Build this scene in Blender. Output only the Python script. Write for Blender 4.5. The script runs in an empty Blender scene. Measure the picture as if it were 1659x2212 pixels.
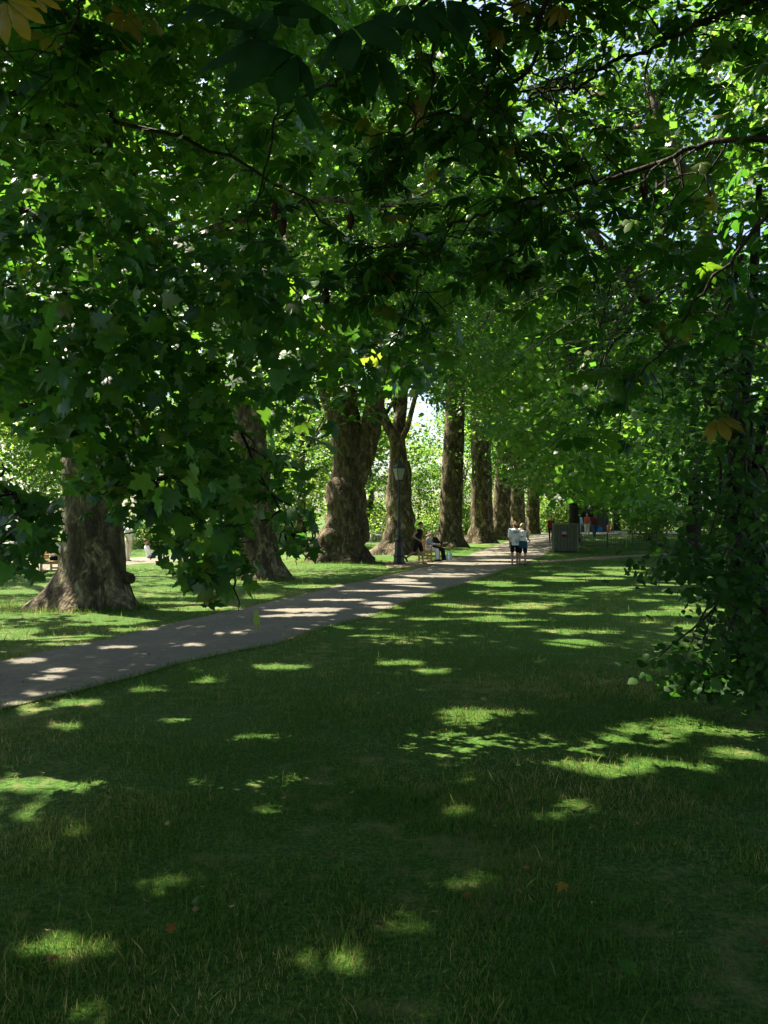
import bpy, math, random
import numpy as np
from mathutils import Vector, noise as mnoise
R = math.radians
rng = np.random.default_rng(7)
random.seed(7)
scene = bpy.context.scene
col = scene.collection

# ------------------------------------------------------------------ camera frame
FD = 1726.0           # focal length in photo units (photo 1659 x 2212)
HZ = 1121.0           # horizon row
EYE = 1.70
SUN = np.array([-0.45, 0.36, 0.82]); SUN = SUN/np.linalg.norm(SUN)

def ss(a, b, t):
    t = np.clip((np.asarray(t, float)-a)/(b-a), 0, 1)
    return t*t*(3-2*t)

def gz(x, y):
    x = np.asarray(x, float); y = np.asarray(y, float)
    xr = -9.1+0.27*y
    return (-0.12*ss(8, 30, y) + 0.55*ss(35, 58, y)*ss(2, 8, x-xr)
            + 0.9*ss(95, 240, y) + 0.015*np.sin(x*0.9+0.7*y)*np.cos(y*0.6))

def P(u, v, d):
    return Vector(((u-829.5)/FD*d, d, EYE+(HZ-v)/FD*d))

def gp(u, v):
    lo, hi = 1.5, 600.0
    for _ in range(60):
        m = math.sqrt(lo*hi)
        x = (u-829.5)/FD*m
        vv = HZ+FD*(EYE-float(gz(x, m)))/m
        if vv > v: lo = m
        else: hi = m
    x = (u-829.5)/FD*lo
    return Vector((x, lo, float(gz(x, lo))))

def gd(u, d):
    x = (u-829.5)/FD*d
    return Vector((x, d, float(gz(x, d))))

# ------------------------------------------------------------------ objects
def empty(name, loc, rz=0):
    o = bpy.data.objects.new(name, None); col.objects.link(o)
    o.location = loc; o.rotation_euler.z = rz; o.empty_display_size = 0.3
    return o

def tag(o, label=None, cat=None, group=None, kind=None):
    if label: o['label'] = label
    if cat: o['category'] = cat
    if group: o['group'] = group
    if kind: o['kind'] = kind
    return o

class MB:
    def __init__(s): s.v = []; s.f = []; s.m = []; s.mats = []
    def mi(s, mat):
        if mat not in s.mats: s.mats.append(mat)
        return s.mats.index(mat)
    def add(s, vs, fs, mat=None):
        b = len(s.v); s.v += [tuple(v) for v in vs]
        s.f += [tuple(i+b for i in f) for f in fs]
        k = s.mi(mat) if mat else 0
        s.m += [k]*len(fs)
    def box(s, c, d, mat=None, rz=0, bev=0.0):
        hx, hy, hz = d[0]/2, d[1]/2, d[2]/2
        cz, sz = math.cos(rz), math.sin(rz)
        b = min(bev, hx*.9, hy*.9, hz*.9)
        def T(x, y, z): return (c[0]+x*cz-y*sz, c[1]+x*sz+y*cz, c[2]+z)
        if b <= 0:
            vs = [T(x*hx, y*hy, z*hz) for z in (-1, 1) for x, y in ((-1, -1), (1, -1), (1, 1), (-1, 1))]
            s.add(vs, [(3, 2, 1, 0), (4, 5, 6, 7), (0, 1, 5, 4), (1, 2, 6, 5), (2, 3, 7, 6), (3, 0, 4, 7)], mat)
        else:
            vs = []
            for z, i in ((-hz, b), (-hz+b, 0), (hz-b, 0), (hz, b)):
                for x, y, ix, iy in ((-1, -1, 1, 0), (-1, -1, 0, 1), (1, -1, 0, 1), (1, -1, 1, 0), (1, 1, 1, 0), (1, 1, 0, 1), (-1, 1, 0, 1), (-1, 1, 1, 0)):
                    pass
            ring = lambda i: [(-hx+i, -hy+i), (hx-i, -hy+i), (hx-i, hy-i), (-hx+i, hy-i)]
            for z, i in ((-hz, b), (-hz+b, 0), (hz-b, 0), (hz, b)):
                vs += [T(x, y, z) for x, y in ring(i)]
            fs = [(3, 2, 1, 0), (12, 13, 14, 15)]
            for k in range(3):
                for j in range(4):
                    a = k*4+j; a2 = k*4+(j+1) % 4
                    fs.append((a, a2, a2+4, a+4))
            s.add(vs, fs, mat)
    def tube(s, pts, rad, seg=8, mat=None, caps=True, rough=0.0, freq=3.0, flare=None, elong=None):
        pts = [Vector(p) for p in pts]; n = len(pts)
        if not hasattr(rad, '__len__'): rad = [rad]*n
        tg = []
        for i in range(n):
            t = pts[min(i+1, n-1)]-pts[max(i-1, 0)]
            tg.append(t.normalized() if t.length > 1e-9 else Vector((0, 0, 1)))
        ref = Vector((1, 0, 0)) if abs(tg[0].x) < 0.9 else Vector((0, 1, 0))
        a = (ref-tg[0]*ref.dot(tg[0])).normalized()
        vs = []
        for i in range(n):
            a = (a-tg[i]*a.dot(tg[i])).normalized(); b = tg[i].cross(a)
            for j in range(seg):
                th = 2*math.pi*j/seg
                r = rad[i]
                d = a*math.cos(th)+b*math.sin(th)
                if flare: r *= flare(i, pts[i], d)
                p = pts[i]+d*r
                if rough: 
                    q = p*freq
                    r2 = rough*rad[i]*(mnoise.noise(q)+0.5*mnoise.noise(q*2.3)+0.6*mnoise.noise(p*freq*0.4))
                    p = p+d*r2
                vs.append(p)
        fs = []
        for i in range(n-1):
            for j in range(seg):
                j2 = (j+1) % seg
                fs.append((i*seg+j, i*seg+j2, (i+1)*seg+j2, (i+1)*seg+j))
        if caps:
            fs.append(tuple(range(seg-1, -1, -1))); fs.append(tuple((n-1)*seg+j for j in range(seg)))
        s.add(vs, fs, mat)
    def lathe(s, prof, c=(0, 0, 0), seg=16, mat=None, sx=1, sy=1, rot=0):
        vs = []; n = len(prof)
        for r, z in prof:
            for j in range(seg):
                th = 2*math.pi*j/seg+rot
                vs.append((c[0]+r*sx*math.cos(th), c[1]+r*sy*math.sin(th), c[2]+z))
        fs = [(i*seg+j, i*seg+(j+1) % seg, (i+1)*seg+(j+1) % seg, (i+1)*seg+j) for i in range(n-1) for j in range(seg)]
        fs.append(tuple(range(seg-1, -1, -1))); fs.append(tuple((n-1)*seg+j for j in range(seg)))
        s.add(vs, fs, mat)
    def ball(s, c, r, seg=10, rings=7, mat=None):
        if not hasattr(r, '__len__'): r = (r, r, r)
        vs = [(c[0], c[1], c[2]-r[2])]
        for i in range(1, rings):
            ph = -math.pi/2+math.pi*i/rings
            for j in range(seg):
                th = 2*math.pi*j/seg
                vs.append((c[0]+r[0]*math.cos(ph)*math.cos(th), c[1]+r[1]*math.cos(ph)*math.sin(th), c[2]+r[2]*math.sin(ph)))
        vs.append((c[0], c[1], c[2]+r[2])); L = len(vs)-1
        fs = [(0, 1+(j+1) % seg, 1+j) for j in range(seg)]
        for i in range(rings-2):
            for j in range(seg):
                a = 1+i*seg; fs.append((a+j, a+(j+1) % seg, a+seg+(j+1) % seg, a+seg+j))
        a = 1+(rings-2)*seg
        fs += [(a+j, a+(j+1) % seg, L) for j in range(seg)]
        s.add(vs, fs, mat)
    def build(s, name, mat=None, parent=None, smooth=False):
        me = bpy.data.meshes.new(name)
        me.from_pydata(s.v, [], s.f)
        if s.mats and mat is None:
            for m in s.mats: me.materials.append(m)
            me.polygons.foreach_set('material_index', s.m)
        elif mat: me.materials.append(mat)
        if smooth: me.polygons.foreach_set('use_smooth', [True]*len(me.polygons))
        me.update()
        o = bpy.data.objects.new(name, me); col.objects.link(o)
        if parent: o.parent = parent
        return o

# ------------------------------------------------------------------ materials
def new_mat(name):
    m = bpy.data.materials.new(name); m.use_nodes = True
    nt = m.node_tree; nt.nodes.clear()
    return m, nt, nt.nodes, nt.links

def ramp(ns, stops):
    r = ns.new('ShaderNodeValToRGB'); cr = r.color_ramp
    while len(cr.elements) < len(stops): cr.elements.new(0.5)
    for e, (p, c) in zip(cr.elements, stops):
        e.position = p; e.color = (*c, 1)
    return r

def plain(name, c, rough=0.7, metal=0, spec=0.4, var=0.15, scale=6):
    m, nt, ns, ln = new_mat(name)
    out = ns.new('ShaderNodeOutputMaterial'); b = ns.new('ShaderNodeBsdfPrincipled')
    b.inputs['Roughness'].default_value = rough; b.inputs['Metallic'].default_value = metal
    b.inputs['Specular IOR Level'].default_value = spec
    tc = ns.new('ShaderNodeTexCoord'); nz = ns.new('ShaderNodeTexNoise')
    nz.inputs['Scale'].default_value = scale; nz.inputs['Detail'].default_value = 4
    ln.new(tc.outputs['Object'], nz.inputs['Vector'])
    lo = tuple(x*(1-var) for x in c); hi = tuple(min(1, x*(1+var)) for x in c)
    r = ramp(ns, [(0.3, lo), (0.7, hi)])
    ln.new(nz.outputs['Fac'], r.inputs['Fac']); ln.new(r.outputs['Color'], b.inputs['Base Color'])
    ln.new(b.outputs[0], out.inputs[0])
    return m

def leaf_mat(name, stops, tstops, trans=0.45, rough=0.42, spec=0.45, veins=0):
    m, nt, ns, ln = new_mat(name)
    out = ns.new('ShaderNodeOutputMaterial'); b = ns.new('ShaderNodeBsdfPrincipled')
    at = ns.new('ShaderNodeAttribute'); at.attribute_name = 'rnd'
    r1 = ramp(ns, stops); r2 = ramp(ns, tstops)
    ln.new(at.outputs['Fac'], r1.inputs['Fac']); ln.new(at.outputs['Fac'], r2.inputs['Fac'])
    ge = ns.new('ShaderNodeNewGeometry'); nz = ns.new('ShaderNodeTexNoise'); nz.inputs['Scale'].default_value = 22; nz.inputs['Detail'].default_value = 3
    ln.new(ge.outputs['Position'], nz.inputs['Vector'])
    rv = ramp(ns, [(.32, (.62, .62, .62)), (.7, (1.3, 1.3, 1.2))]); ln.new(nz.outputs['Fac'], rv.inputs['Fac'])
    mv = ns.new('ShaderNodeMixRGB'); mv.blend_type = 'MULTIPLY'; mv.inputs[0].default_value = 1
    ln.new(r1.outputs['Color'], mv.inputs[1]); ln.new(rv.outputs['Color'], mv.inputs[2])
    ln.new(mv.outputs[0], b.inputs['Base Color'])
    b.inputs['Roughness'].default_value = rough; b.inputs['Specular IOR Level'].default_value = spec
    t = ns.new('ShaderNodeBsdfTranslucent'); ln.new(r2.outputs['Color'], t.inputs['Color'])
    mx = ns.new('ShaderNodeMixShader'); mx.inputs[0].default_value = trans
    ln.new(b.outputs[0], mx.inputs[1]); ln.new(t.outputs[0], mx.inputs[2]); ln.new(mx.outputs[0], out.inputs[0])
    return m

def bark_mat(name, cols, scale=1.6, vert=0.45, bump=0.6):
    m, nt, ns, ln = new_mat(name)
    out = ns.new('ShaderNodeOutputMaterial'); b = ns.new('ShaderNodeBsdfPrincipled')
    b.inputs['Roughness'].default_value = 0.85; b.inputs['Specular IOR Level'].default_value = 0.2
    tc = ns.new('ShaderNodeTexCoord'); mp = ns.new('ShaderNodeMapping')
    mp.inputs['Scale'].default_value = (1, 1, vert)
    ln.new(tc.outputs['Object'], mp.inputs['Vector'])
    n1 = ns.new('ShaderNodeTexNoise'); n1.inputs['Scale'].default_value = scale*2.2; n1.inputs['Detail'].default_value = 7; n1.inputs['Roughness'].default_value = 0.68
    n1.inputs['Distortion'].default_value = 0.8
    n2 = ns.new('ShaderNodeTexVoronoi'); n2.inputs['Scale'].default_value = scale*7
    n3 = ns.new('ShaderNodeTexNoise'); n3.inputs['Scale'].default_value = scale*16; n3.inputs['Detail'].default_value = 5
    for n in (n1, n2, n3): ln.new(mp.outputs[0], n.inputs['Vector'])
    r = ramp(ns, [(0.30, cols[0]), (0.43, cols[1]), (0.53, cols[2]), (0.63, cols[3])])
    ln.new(n1.outputs['Fac'], r.inputs['Fac'])
    wp = ns.new('ShaderNodeVectorMath'); wp.operation = 'MULTIPLY_ADD'; wp.inputs[1].default_value = (.5, .5, .5)
    ln.new(n1.outputs['Color'], wp.inputs[0]); ln.new(mp.outputs[0], wp.inputs[2])
    pv = ns.new('ShaderNodeTexVoronoi'); pv.inputs['Scale'].default_value = scale*2.6; ln.new(wp.outputs[0], pv.inputs['Vector'])
    pr = ramp(ns, [(.0, (.55, .50, .42)), (.45, (.95, .95, .85)), (.75, (1.15, 1.12, .95)), (1.0, (1.9, 1.85, 1.6))])
    sp = ns.new('ShaderNodeSeparateColor'); ln.new(pv.outputs['Color'], sp.inputs[0]); ln.new(sp.outputs[0], pr.inputs['Fac'])
    pm = ns.new('ShaderNodeMixRGB'); pm.blend_type = 'MULTIPLY'; pm.inputs[0].default_value = .8
    ln.new(r.outputs['Color'], pm.inputs[1]); ln.new(pr.outputs['Color'], pm.inputs[2])
    mx = ns.new('ShaderNodeMixRGB'); mx.blend_type = 'MULTIPLY'; mx.inputs[0].default_value = 0.55
    r3 = ramp(ns, [(0.35, (.55, .5, .45)), (0.62, (1.0, 1.0, 1.0))])
    ln.new(n3.outputs['Fac'], r3.inputs['Fac'])
    ln.new(pm.outputs['Color'], mx.inputs[1]); ln.new(r3.outputs['Color'], mx.inputs[2])
    ln.new(mx.outputs[0], b.inputs['Base Color'])
    ad = ns.new('ShaderNodeMath'); ad.operation = 'ADD'
    ln.new(n2.outputs['Distance'], ad.inputs[0]); ln.new(n3.outputs['Fac'], ad.inputs[1])
    bp = ns.new('ShaderNodeBump'); bp.inputs['Strength'].default_value = bump; bp.inputs['Distance'].default_value = 0.05
    ln.new(ad.outputs[0], bp.inputs['Height']); ln.new(bp.outputs[0], b.inputs['Normal'])
    ln.new(b.outputs[0], out.inputs[0])
    return m

def ground_mat(name, stops, dry, scale=0.35, fine=40, dry_amt=(0.52, 0.72)):
    m, nt, ns, ln = new_mat(name)
    out = ns.new('ShaderNodeOutputMaterial'); b = ns.new('ShaderNodeBsdfPrincipled')
    b.inputs['Roughness'].default_value = 0.9; b.inputs['Specular IOR Level'].default_value = 0.1
    ge = ns.new('ShaderNodeNewGeometry')
    n1 = ns.new('ShaderNodeTexNoise'); n1.inputs['Scale'].default_value = fine; n1.inputs['Detail'].default_value = 6; n1.inputs['Roughness'].default_value = 0.7
    n2 = ns.new('ShaderNodeTexNoise'); n2.inputs['Scale'].default_value = scale; n2.inputs['Detail'].default_value = 7; n2.inputs['Roughness'].default_value = 0.62
    n4 = ns.new('ShaderNodeTexNoise'); n4.inputs['Scale'].default_value = fine*0.14; n4.inputs['Detail'].default_value = 5
    for n in (n1, n2, n4): ln.new(ge.outputs['Position'], n.inputs['Vector'])
    r = ramp(ns, stops); ln.new(n1.outputs['Fac'], r.inputs['Fac'])
    r2 = ramp(ns, [(dry_amt[0], (0, 0, 0)), (dry_amt[1], (1, 1, 1))]); 
    ad0 = ns.new('ShaderNodeMath'); ad0.operation = 'MULTIPLY_ADD'; ad0.inputs[1].default_value = 0.35; 
    ln.new(n4.outputs['Fac'], ad0.inputs[0])
    mu = ns.new('ShaderNodeMath'); mu.operation = 'MULTIPLY'; mu.inputs[1].default_value = 0.65
    ln.new(n2.outputs['Fac'], mu.inputs[0]); ln.new(mu.outputs[0], ad0.inputs[2])
    ln.new(ad0.outputs[0], r2.inputs['Fac'])
    mx = ns.new('ShaderNodeMixRGB'); mx.inputs[2].default_value = (*dry, 1)
    sc = ns.new('ShaderNodeMath'); sc.operation = 'MULTIPLY'; sc.inputs[1].default_value = 0.75
    ln.new(r2.outputs['Color'], sc.inputs[0]); ln.new(sc.outputs[0], mx.inputs[0])
    ln.new(r.outputs['Color'], mx.inputs[1]); ln.new(mx.outputs[0], b.inputs['Base Color'])
    bp = ns.new('ShaderNodeBump'); bp.inputs['Strength'].default_value = 0.7; bp.inputs['Distance'].default_value = 0.04
    ad = ns.new('ShaderNodeMath'); ad.operation = 'ADD'
    ln.new(n1.outputs['Fac'], ad.inputs[0]); ln.new(n4.outputs['Fac'], ad.inputs[1])
    ln.new(ad.outputs[0], bp.inputs['Height']); ln.new(bp.outputs[0], b.inputs['Normal'])
    ln.new(b.outputs[0], out.inputs[0])
    return m

M = {}
G1 = [(0.0, (.018, .056, .018)), (0.45, (.032, .094, .024)), (0.8, (.050, .125, .028)), (0.97, (.085, .15, .025)), (1.0, (.20, .16, .03))]
TR1 = [(0.0, (.06, .22, .02)), (0.5, (.12, .33, .025)), (0.9, (.24, .45, .03)), (1.0, (.5, .40, .04))]
M['plane_leaf'] = leaf_mat('plane_leaf', G1, TR1, 0.47, 0.4, 0.45)
G2 = [(0.0, (.020, .060, .012)), (0.5, (.042, .100, .018)), (0.9, (.075, .14, .024)), (1.0, (.12, .15, .03))]
TR2 = [(0.0, (.07, .24, .02)), (0.5, (.15, .36, .03)), (1.0, (.30, .46, .05))]
M['crown_leaf'] = leaf_mat('crown_leaf', G2, TR2, 0.5, 0.4, 0.45)
TR3 = [(0.0, (.07, .22, .03)), (0.5, (.18, .36, .04)), (1.0, (.52, .58, .11))]
M['far_leaf'] = leaf_mat('far_leaf', [(0.0, (.035, .08, .015)), (1.0, (.10, .16, .03))], TR3, 0.5, 0.45, 0.4)
GC = [(0.0, (.014, .045, .010)), (0.6, (.028, .075, .014)), (0.93, (.05, .10, .018)), (1.0, (.16, .10, .02))]
TRC = [(0.0, (.04, .18, .012)), (0.6, (.09, .28, .016)), (0.95, (.20, .40, .02)), (1.0, (.42, .28, .03))]
M['chestnut_leaf'] = leaf_mat('chestnut_leaf', GC, TRC, 0.46, 0.5, 0.25)
M['painted_shade_leaf'] = leaf_mat('painted_shade_leaf', [(0, (.012, .035, .012)), (1, (.012, .035, .012))], [(0, (.03, .12, .012)), (1, (.03, .12, .012))], .3, .8, .1)  # darker, matte chestnut leaf: the silhouette's shade is put into its colour
M['lime_leaf'] = leaf_mat('lime_leaf', [(0.0, (.012, .040, .011)), (0.8, (.030, .074, .018)), (1.0, (.05, .10, .02))],
                          [(0.0, (.03, .14, .012)), (1.0, (.10, .26, .02))], 0.35, 0.6, 0.15)
M['yellow_leaf'] = leaf_mat('yellow_leaf', [(0, (.22, .14, .02)), (1, (.26, .17, .02))], [(0, (.5, .34, .03)), (1, (.6, .4, .03))], 0.5)
M['orange_leaf'] = leaf_mat('orange_leaf', [(0, (.14, .06, .015)), (1, (.20, .09, .02))], [(0, (.4, .18, .03)), (1, (.5, .25, .03))], 0.3)
M['grass_blade'] = leaf_mat('grass_blade', [(0.0, (.010, .066, .006)), (0.52, (.026, .104, .010)), (0.76, (.085, .150, .028)), (0.86, (.24, .22, .075)), (1.0, (.46, .36, .16))],
                            [(0.0, (.06, .19, .015)), (0.5, (.18, .30, .05)), (1.0, (.46, .36, .15))], 0.4, 0.6, 0.15)
PB = [(.030, .021, .011), (.060, .045, .025), (.100, .080, .046), (.24, .21, .13)]
M['clover'] = leaf_mat('clover', [(0, (.025, .085, .012)), (1, (.05, .12, .02))], [(0, (.06, .2, .02)), (1, (.1, .25, .03))], .35, .7, .1)
M['litter'] = leaf_mat('litter', [(0, (.06, .035, .015)), (.6, (.16, .10, .04)), (1, (.30, .22, .10))], [(0, (.1, .06, .02)), (1, (.3, .2, .08))], .2, .8, .1)
M['straw'] = leaf_mat('straw', [(0, (.12, .10, .04)), (1, (.30, .24, .11))], [(0, (.2, .16, .06)), (1, (.4, .3, .15))], .2, .8, .1)
M['plane_bark'] = bark_mat('plane_bark', PB, 1.9, .5, .6)
M['rough_bark'] = bark_mat('rough_bark', [(.026, .018, .010), (.060, .042, .024), (.10, .078, .046), (.17, .14, .09)], 2.6, 0.42, .75)
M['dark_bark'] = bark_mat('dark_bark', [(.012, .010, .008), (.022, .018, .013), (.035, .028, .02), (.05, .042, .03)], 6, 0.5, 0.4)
M['lawn'] = ground_mat('lawn', [(0.26, (.026, .030, .010)), (0.42, (.022, .062, .008)), (0.55, (.050, .116, .013)), (0.74, (.14, .185, .038))], (.29, .23, .11))
M['path'] = ground_mat('path', [(0.3, (.105, .100, .080)), (0.7, (.185, .172, .138))], (.30, .25, .185), 0.8, 60, (0.5, 0.7))
M['dirt'] = ground_mat('dirt', [(0.3, (.17, .13, .09)), (0.7, (.28, .22, .15))], (.33, .28, .2), 1.2, 40)
M['iron'] = plain('iron', (.012, .014, .014), 0.42, 0.0, 0.5)
M['glass_pane'] = leaf_mat('glass_pane', [(0, (.55, .54, .46)), (1, (.55, .54, .46))], [(0, (.7, .68, .58)), (1, (.7, .68, .58))], 0.5, 0.15, 0.6)
M['oak'] = plain('oak', (.42, .25, .10), 0.6, 0, 0.3, 0.25, 14)
M['bin_wood'] = plain('bin_wood', (.088, .090, .052), 0.7, 0, 0.3, 0.3, 9)
M['bin_trim'] = plain('bin_trim', (.14, .15, .115), 0.5)
M['white_paint'] = plain('white_paint', (.75, .75, .73), 0.5)
M['grey_wall'] = plain('grey_wall', (.06, .06, .055), 0.8)
def cloth(n, c): M[n] = plain(n, c, 0.85, 0, 0.2, 0.12, 20)
for n, c in dict(white_cloth=(.78, .78, .78), black_cloth=(.010, .010, .012), navy_cloth=(.018, .024, .05), blue_cloth=(.05, .13, .30), denim=(.04, .085, .16),
                 teal_cloth=(.025, .07, .10), red_cloth=(.22, .03, .03), dark_red_cloth=(.12, .022, .015), orange_cloth=(.42, .09, .045), cream_cloth=(.6, .55, .45), grey_cloth=(.30, .32, .36),
                 pink_cloth=(.5, .10, .14), pale_blue_cloth=(.40, .55, .62), print_ink=(.03, .03, .035), print_grey=(.42, .43, .45), skin=(.42, .24, .16),
                 dark_skin=(.16, .085, .055), pale_skin=(.52, .33, .25), white_hair=(.62, .60, .56), grey_hair=(.30, .28, .25), black_hair=(.012, .010, .009), blond_hair=(.46, .34, .17),
                 brown_hair=(.07, .045, .025), sign_blue=(.04, .16, .40), sign_red=(.45, .05, .04), sign_black=(.015, .015, .02), bag_blue=(.03, .20, .45), seed=(.045, .016, .010)).items(): cloth(n, c)

# ------------------------------------------------------------------ leaves
def fan(outline, centre):
    v = [centre]+outline
    n = len(outline)
    return np.array(v, float), np.array([(0, i+1, (i+1) % n+1) for i in range(n)])
def curl(v, k=0.35, l=0.25):
    v = v.copy(); v[:, 2] += .16*np.abs(v[:, 0])-k*1.5*v[:, 0]**2-l*(v[:, 1]-.3)**2; return v
half = [(.10, -.03), (.26, -.07), (.33, .06), (.46, .10), (.38, .20), (.30, .27), (.46, .38), (.60, .60), (.42, .56), (.26, .52), (.20, .60), (.24, .74), (.12, .80)]
ol = [(0, .02, 0)]+[(x, y, 0) for x, y in half]+[(0, 1.0, 0)]+[(-x, y, 0) for x, y in reversed(half)]
v_, f_ = fan(ol, (0, .33, .05)); T_LOBED = (curl(v_), f_)
ol = [(0, 0, 0), (.34, .02, 0), (.30, .22, 0), (.55, .55, 0), (.2, .52, 0), (0, 1, 0), (-.2, .52, 0), (-.55, .55, 0), (-.30, .22, 0), (-.34, .02, 0)]
v_, f_ = fan(ol, (0, .33, .04)); T_STAR = (curl(v_), f_)
T_DIA = (np.array([(0, 0, 0), (.42, .42, -.10), (0, 1, -.05), (-.42, .42, -.10)], float), np.array([(0, 1, 2), (0, 2, 3)]))
ol = [(0, 0, 0), (.34, .16, 0), (.40, .48, 0), (.22, .82, 0), (0, 1.08, 0), (-.22, .82, 0), (-.40, .48, 0), (-.34, .16, 0)]
v_, f_ = fan(ol, (0, .45, .07)); T_ROUND = (curl(v_, .3, .15), f_)
vs = []; fs = []
for k, (a, L) in enumerate([(-118, .5), (-76, .72), (-38, .92), (0, 1.0), (38, .94), (76, .74), (118, .52)]):
    ca, sa = math.cos(R(a)), math.sin(R(a)); b = len(vs)
    for x, y, z in [(0, .04, 0), (.09, .30, -.03), (.195, .64, -.11), (.15, .86, -.18), (0, 1.0, -.25), (-.15, .86, -.18), (-.195, .64, -.11), (-.09, .30, -.03), (0, .55, -.02)]:
        x, y, z = x*L*1.05, y*L, z*L*1.2
        vs.append((x*ca+y*sa, -x*sa+y*ca, z))
    fs += [(b+8, b+i, b+(i+1) % 8) for i in range(8)]
T_PALM = (np.array(vs, float), np.array(fs))
T_BLADE = (np.array([(-.034, 0, 0), (.034, 0, 0), (.026, .5, .05), (-.026, .5, .05), (0, 1, .22)], float), np.array([(0, 1, 2), (0, 2, 3), (3, 2, 4)]))

def norm(a): return a/np.maximum(np.linalg.norm(a, axis=-1, keepdims=True), 1e-9)
def orient(n, up=(0, -.15, .75), spread=.55, droop=.35):
    N = norm(np.array(up)+spread*rng.normal(size=(n, 3)))
    T = rng.normal(size=(n, 3)); T[:, 2] = T[:, 2]*.4-droop
    T = norm(T-N*(T*N).sum(1, keepdims=True))
    return N, T

def leaf_mesh(name, pos, N, T, S, tpl, mat, parent=None, rnd=None, curlv=(.2, 2.4)):
    n = len(pos); tv, tf = tpl; k = len(tv)
    B = np.cross(T, N)
    cz = curlv[0]+(curlv[1]-curlv[0])*rng.random((n, 1, 1)); wd = .82+.34*rng.random((n, 1, 1))
    V = pos[:, None, :]+S[:, None, None]*(tv[None, :, 0:1]*wd*B[:, None]+tv[None, :, 1:2]*T[:, None]+cz*tv[None, :, 2:3]*N[:, None])
    V = V.reshape(-1, 3).astype(np.float32)
    F = (tf[None]+(np.arange(n)*k)[:, None, None]).reshape(-1).astype(np.int32)
    me = bpy.data.meshes.new(name)
    me.vertices.add(len(V)); me.vertices.foreach_set('co', V.ravel())
    nf = n*len(tf)
    me.loops.add(nf*3); me.loops.foreach_set('vertex_index', F)
    me.polygons.add(nf); me.polygons.foreach_set('loop_start', np.arange(0, nf*3, 3, dtype=np.int32))
    a = me.attributes.new('rnd', 'FLOAT', 'POINT')
    if rnd is None: rnd = rng.random(n)
    a.data.foreach_set('value', np.repeat(rnd, k).astype(np.float32))
    me.materials.append(mat); me.update(calc_edges=True)
    o = bpy.data.objects.new(name, me); col.objects.link(o)
    if parent: o.parent = parent
    return o

# gaps in the canopy along the sun's direction: (point, rx, ry)
GAPS = []
def gap_ground(u, v, ru, rv):
    c = gp(u, v); d = c.y
    a = gp(u, v+rv).y; b = gp(u, v-rv).y
    GAPS.append((np.array(c), ru/FD*d, (b-a)/2, .5 if v > 1850 else .9))
def gap_at(u, v, d, r): GAPS.append((np.array(P(u, v, d)), r, r, .9))
# sunlit patches on the lawn and path, as seen in the photograph
for g in [(150, 2062, 125, 17), (745, 2075, 80, 16), (640, 2090, 45, 8), (1320, 1662, 110, 20), (1210, 1650, 60, 9), (1440, 1645, 70, 11), (1590, 1628, 80, 15), (1040, 1892, 110, 12), (1000, 1920, 45, 7),
          (580, 1750, 40, 9), (85, 1695, 70, 16), (20, 1690, 30, 8), (190, 1700, 35, 10), (175, 1518, 50, 7), (160, 1568, 28, 6), (60, 1540, 22, 6), (140, 2185, 85, 11), (1245, 1390, 62, 8), (1190, 1768, 34, 12), (1000, 1750, 38, 10),
          (1380, 2140, 90, 9), (1560, 1580, 60, 8), (870, 1432, 55, 6), (600, 1440, 55, 5), (1010, 1695, 30, 8), (640, 1680, 22, 6), (380, 1555, 30, 5), (1250, 1740, 35, 7), (940, 1450, 40, 4), (560, 1590, 50, 5), (1080, 1540, 60, 5), (1130, 2010, 25, 6),
          (870, 2000, 70, 6), (640, 1915, 25, 7), (330, 1925, 22, 7), (400, 1905, 20, 7), (90, 1765, 20, 5), (900, 2200, 60, 8), (1320, 1930, 25, 6), (1480, 1560, 40, 6), (1530, 1660, 50, 6), (310, 1492, 40, 4), (450, 1470, 36, 4),
          (60, 1430, 30, 4), (130, 1450, 25, 3), (40, 1525, 25, 3), (90, 1500, 30, 2.5), (260, 1400, 40, 3), (100, 1470, 35, 2.5), (700, 1358, 60, 5), (820, 1330, 40, 4), (400, 1395, 50, 2.5), (500, 1370, 50, 2.5), (560, 1352, 60, 2.5), (650, 1330, 70, 2.5)]:
    gap_ground(g[0], g[1], g[2]*(.72 if g[1] > 1600 else 1), g[3]*(.7 if g[1] > 1600 else 1))
r2 = np.random.default_rng(3)
for i in range(60):       # stripes of sun across the far lawn
    u = r2.uniform(800, 1560); v = r2.uniform(1225, 1375)
    gap_ground(u, v, r2.uniform(25, 75), r2.uniform(1.5, 3.5))
for i in range(14):       # stripes on the path
    v = r2.uniform(1190, 1335); c = np.interp(v, [1190, 1220, 1250, 1290, 1335], [1090, 1040, 930, 760, 640])
    gap_ground(c+r2.uniform(-90, 90), v, r2.uniform(30, 80), r2.uniform(1.2, 2.4))
for i in range(50):       # left lawn
    v = r2.uniform(1205, 1400); u = r2.uniform(0, np.interp(v, [1205, 1290, 1400], [800, 600, 120]))
    gap_ground(u, v, r2.uniform(30, 90), r2.uniform(2, 5))
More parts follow.
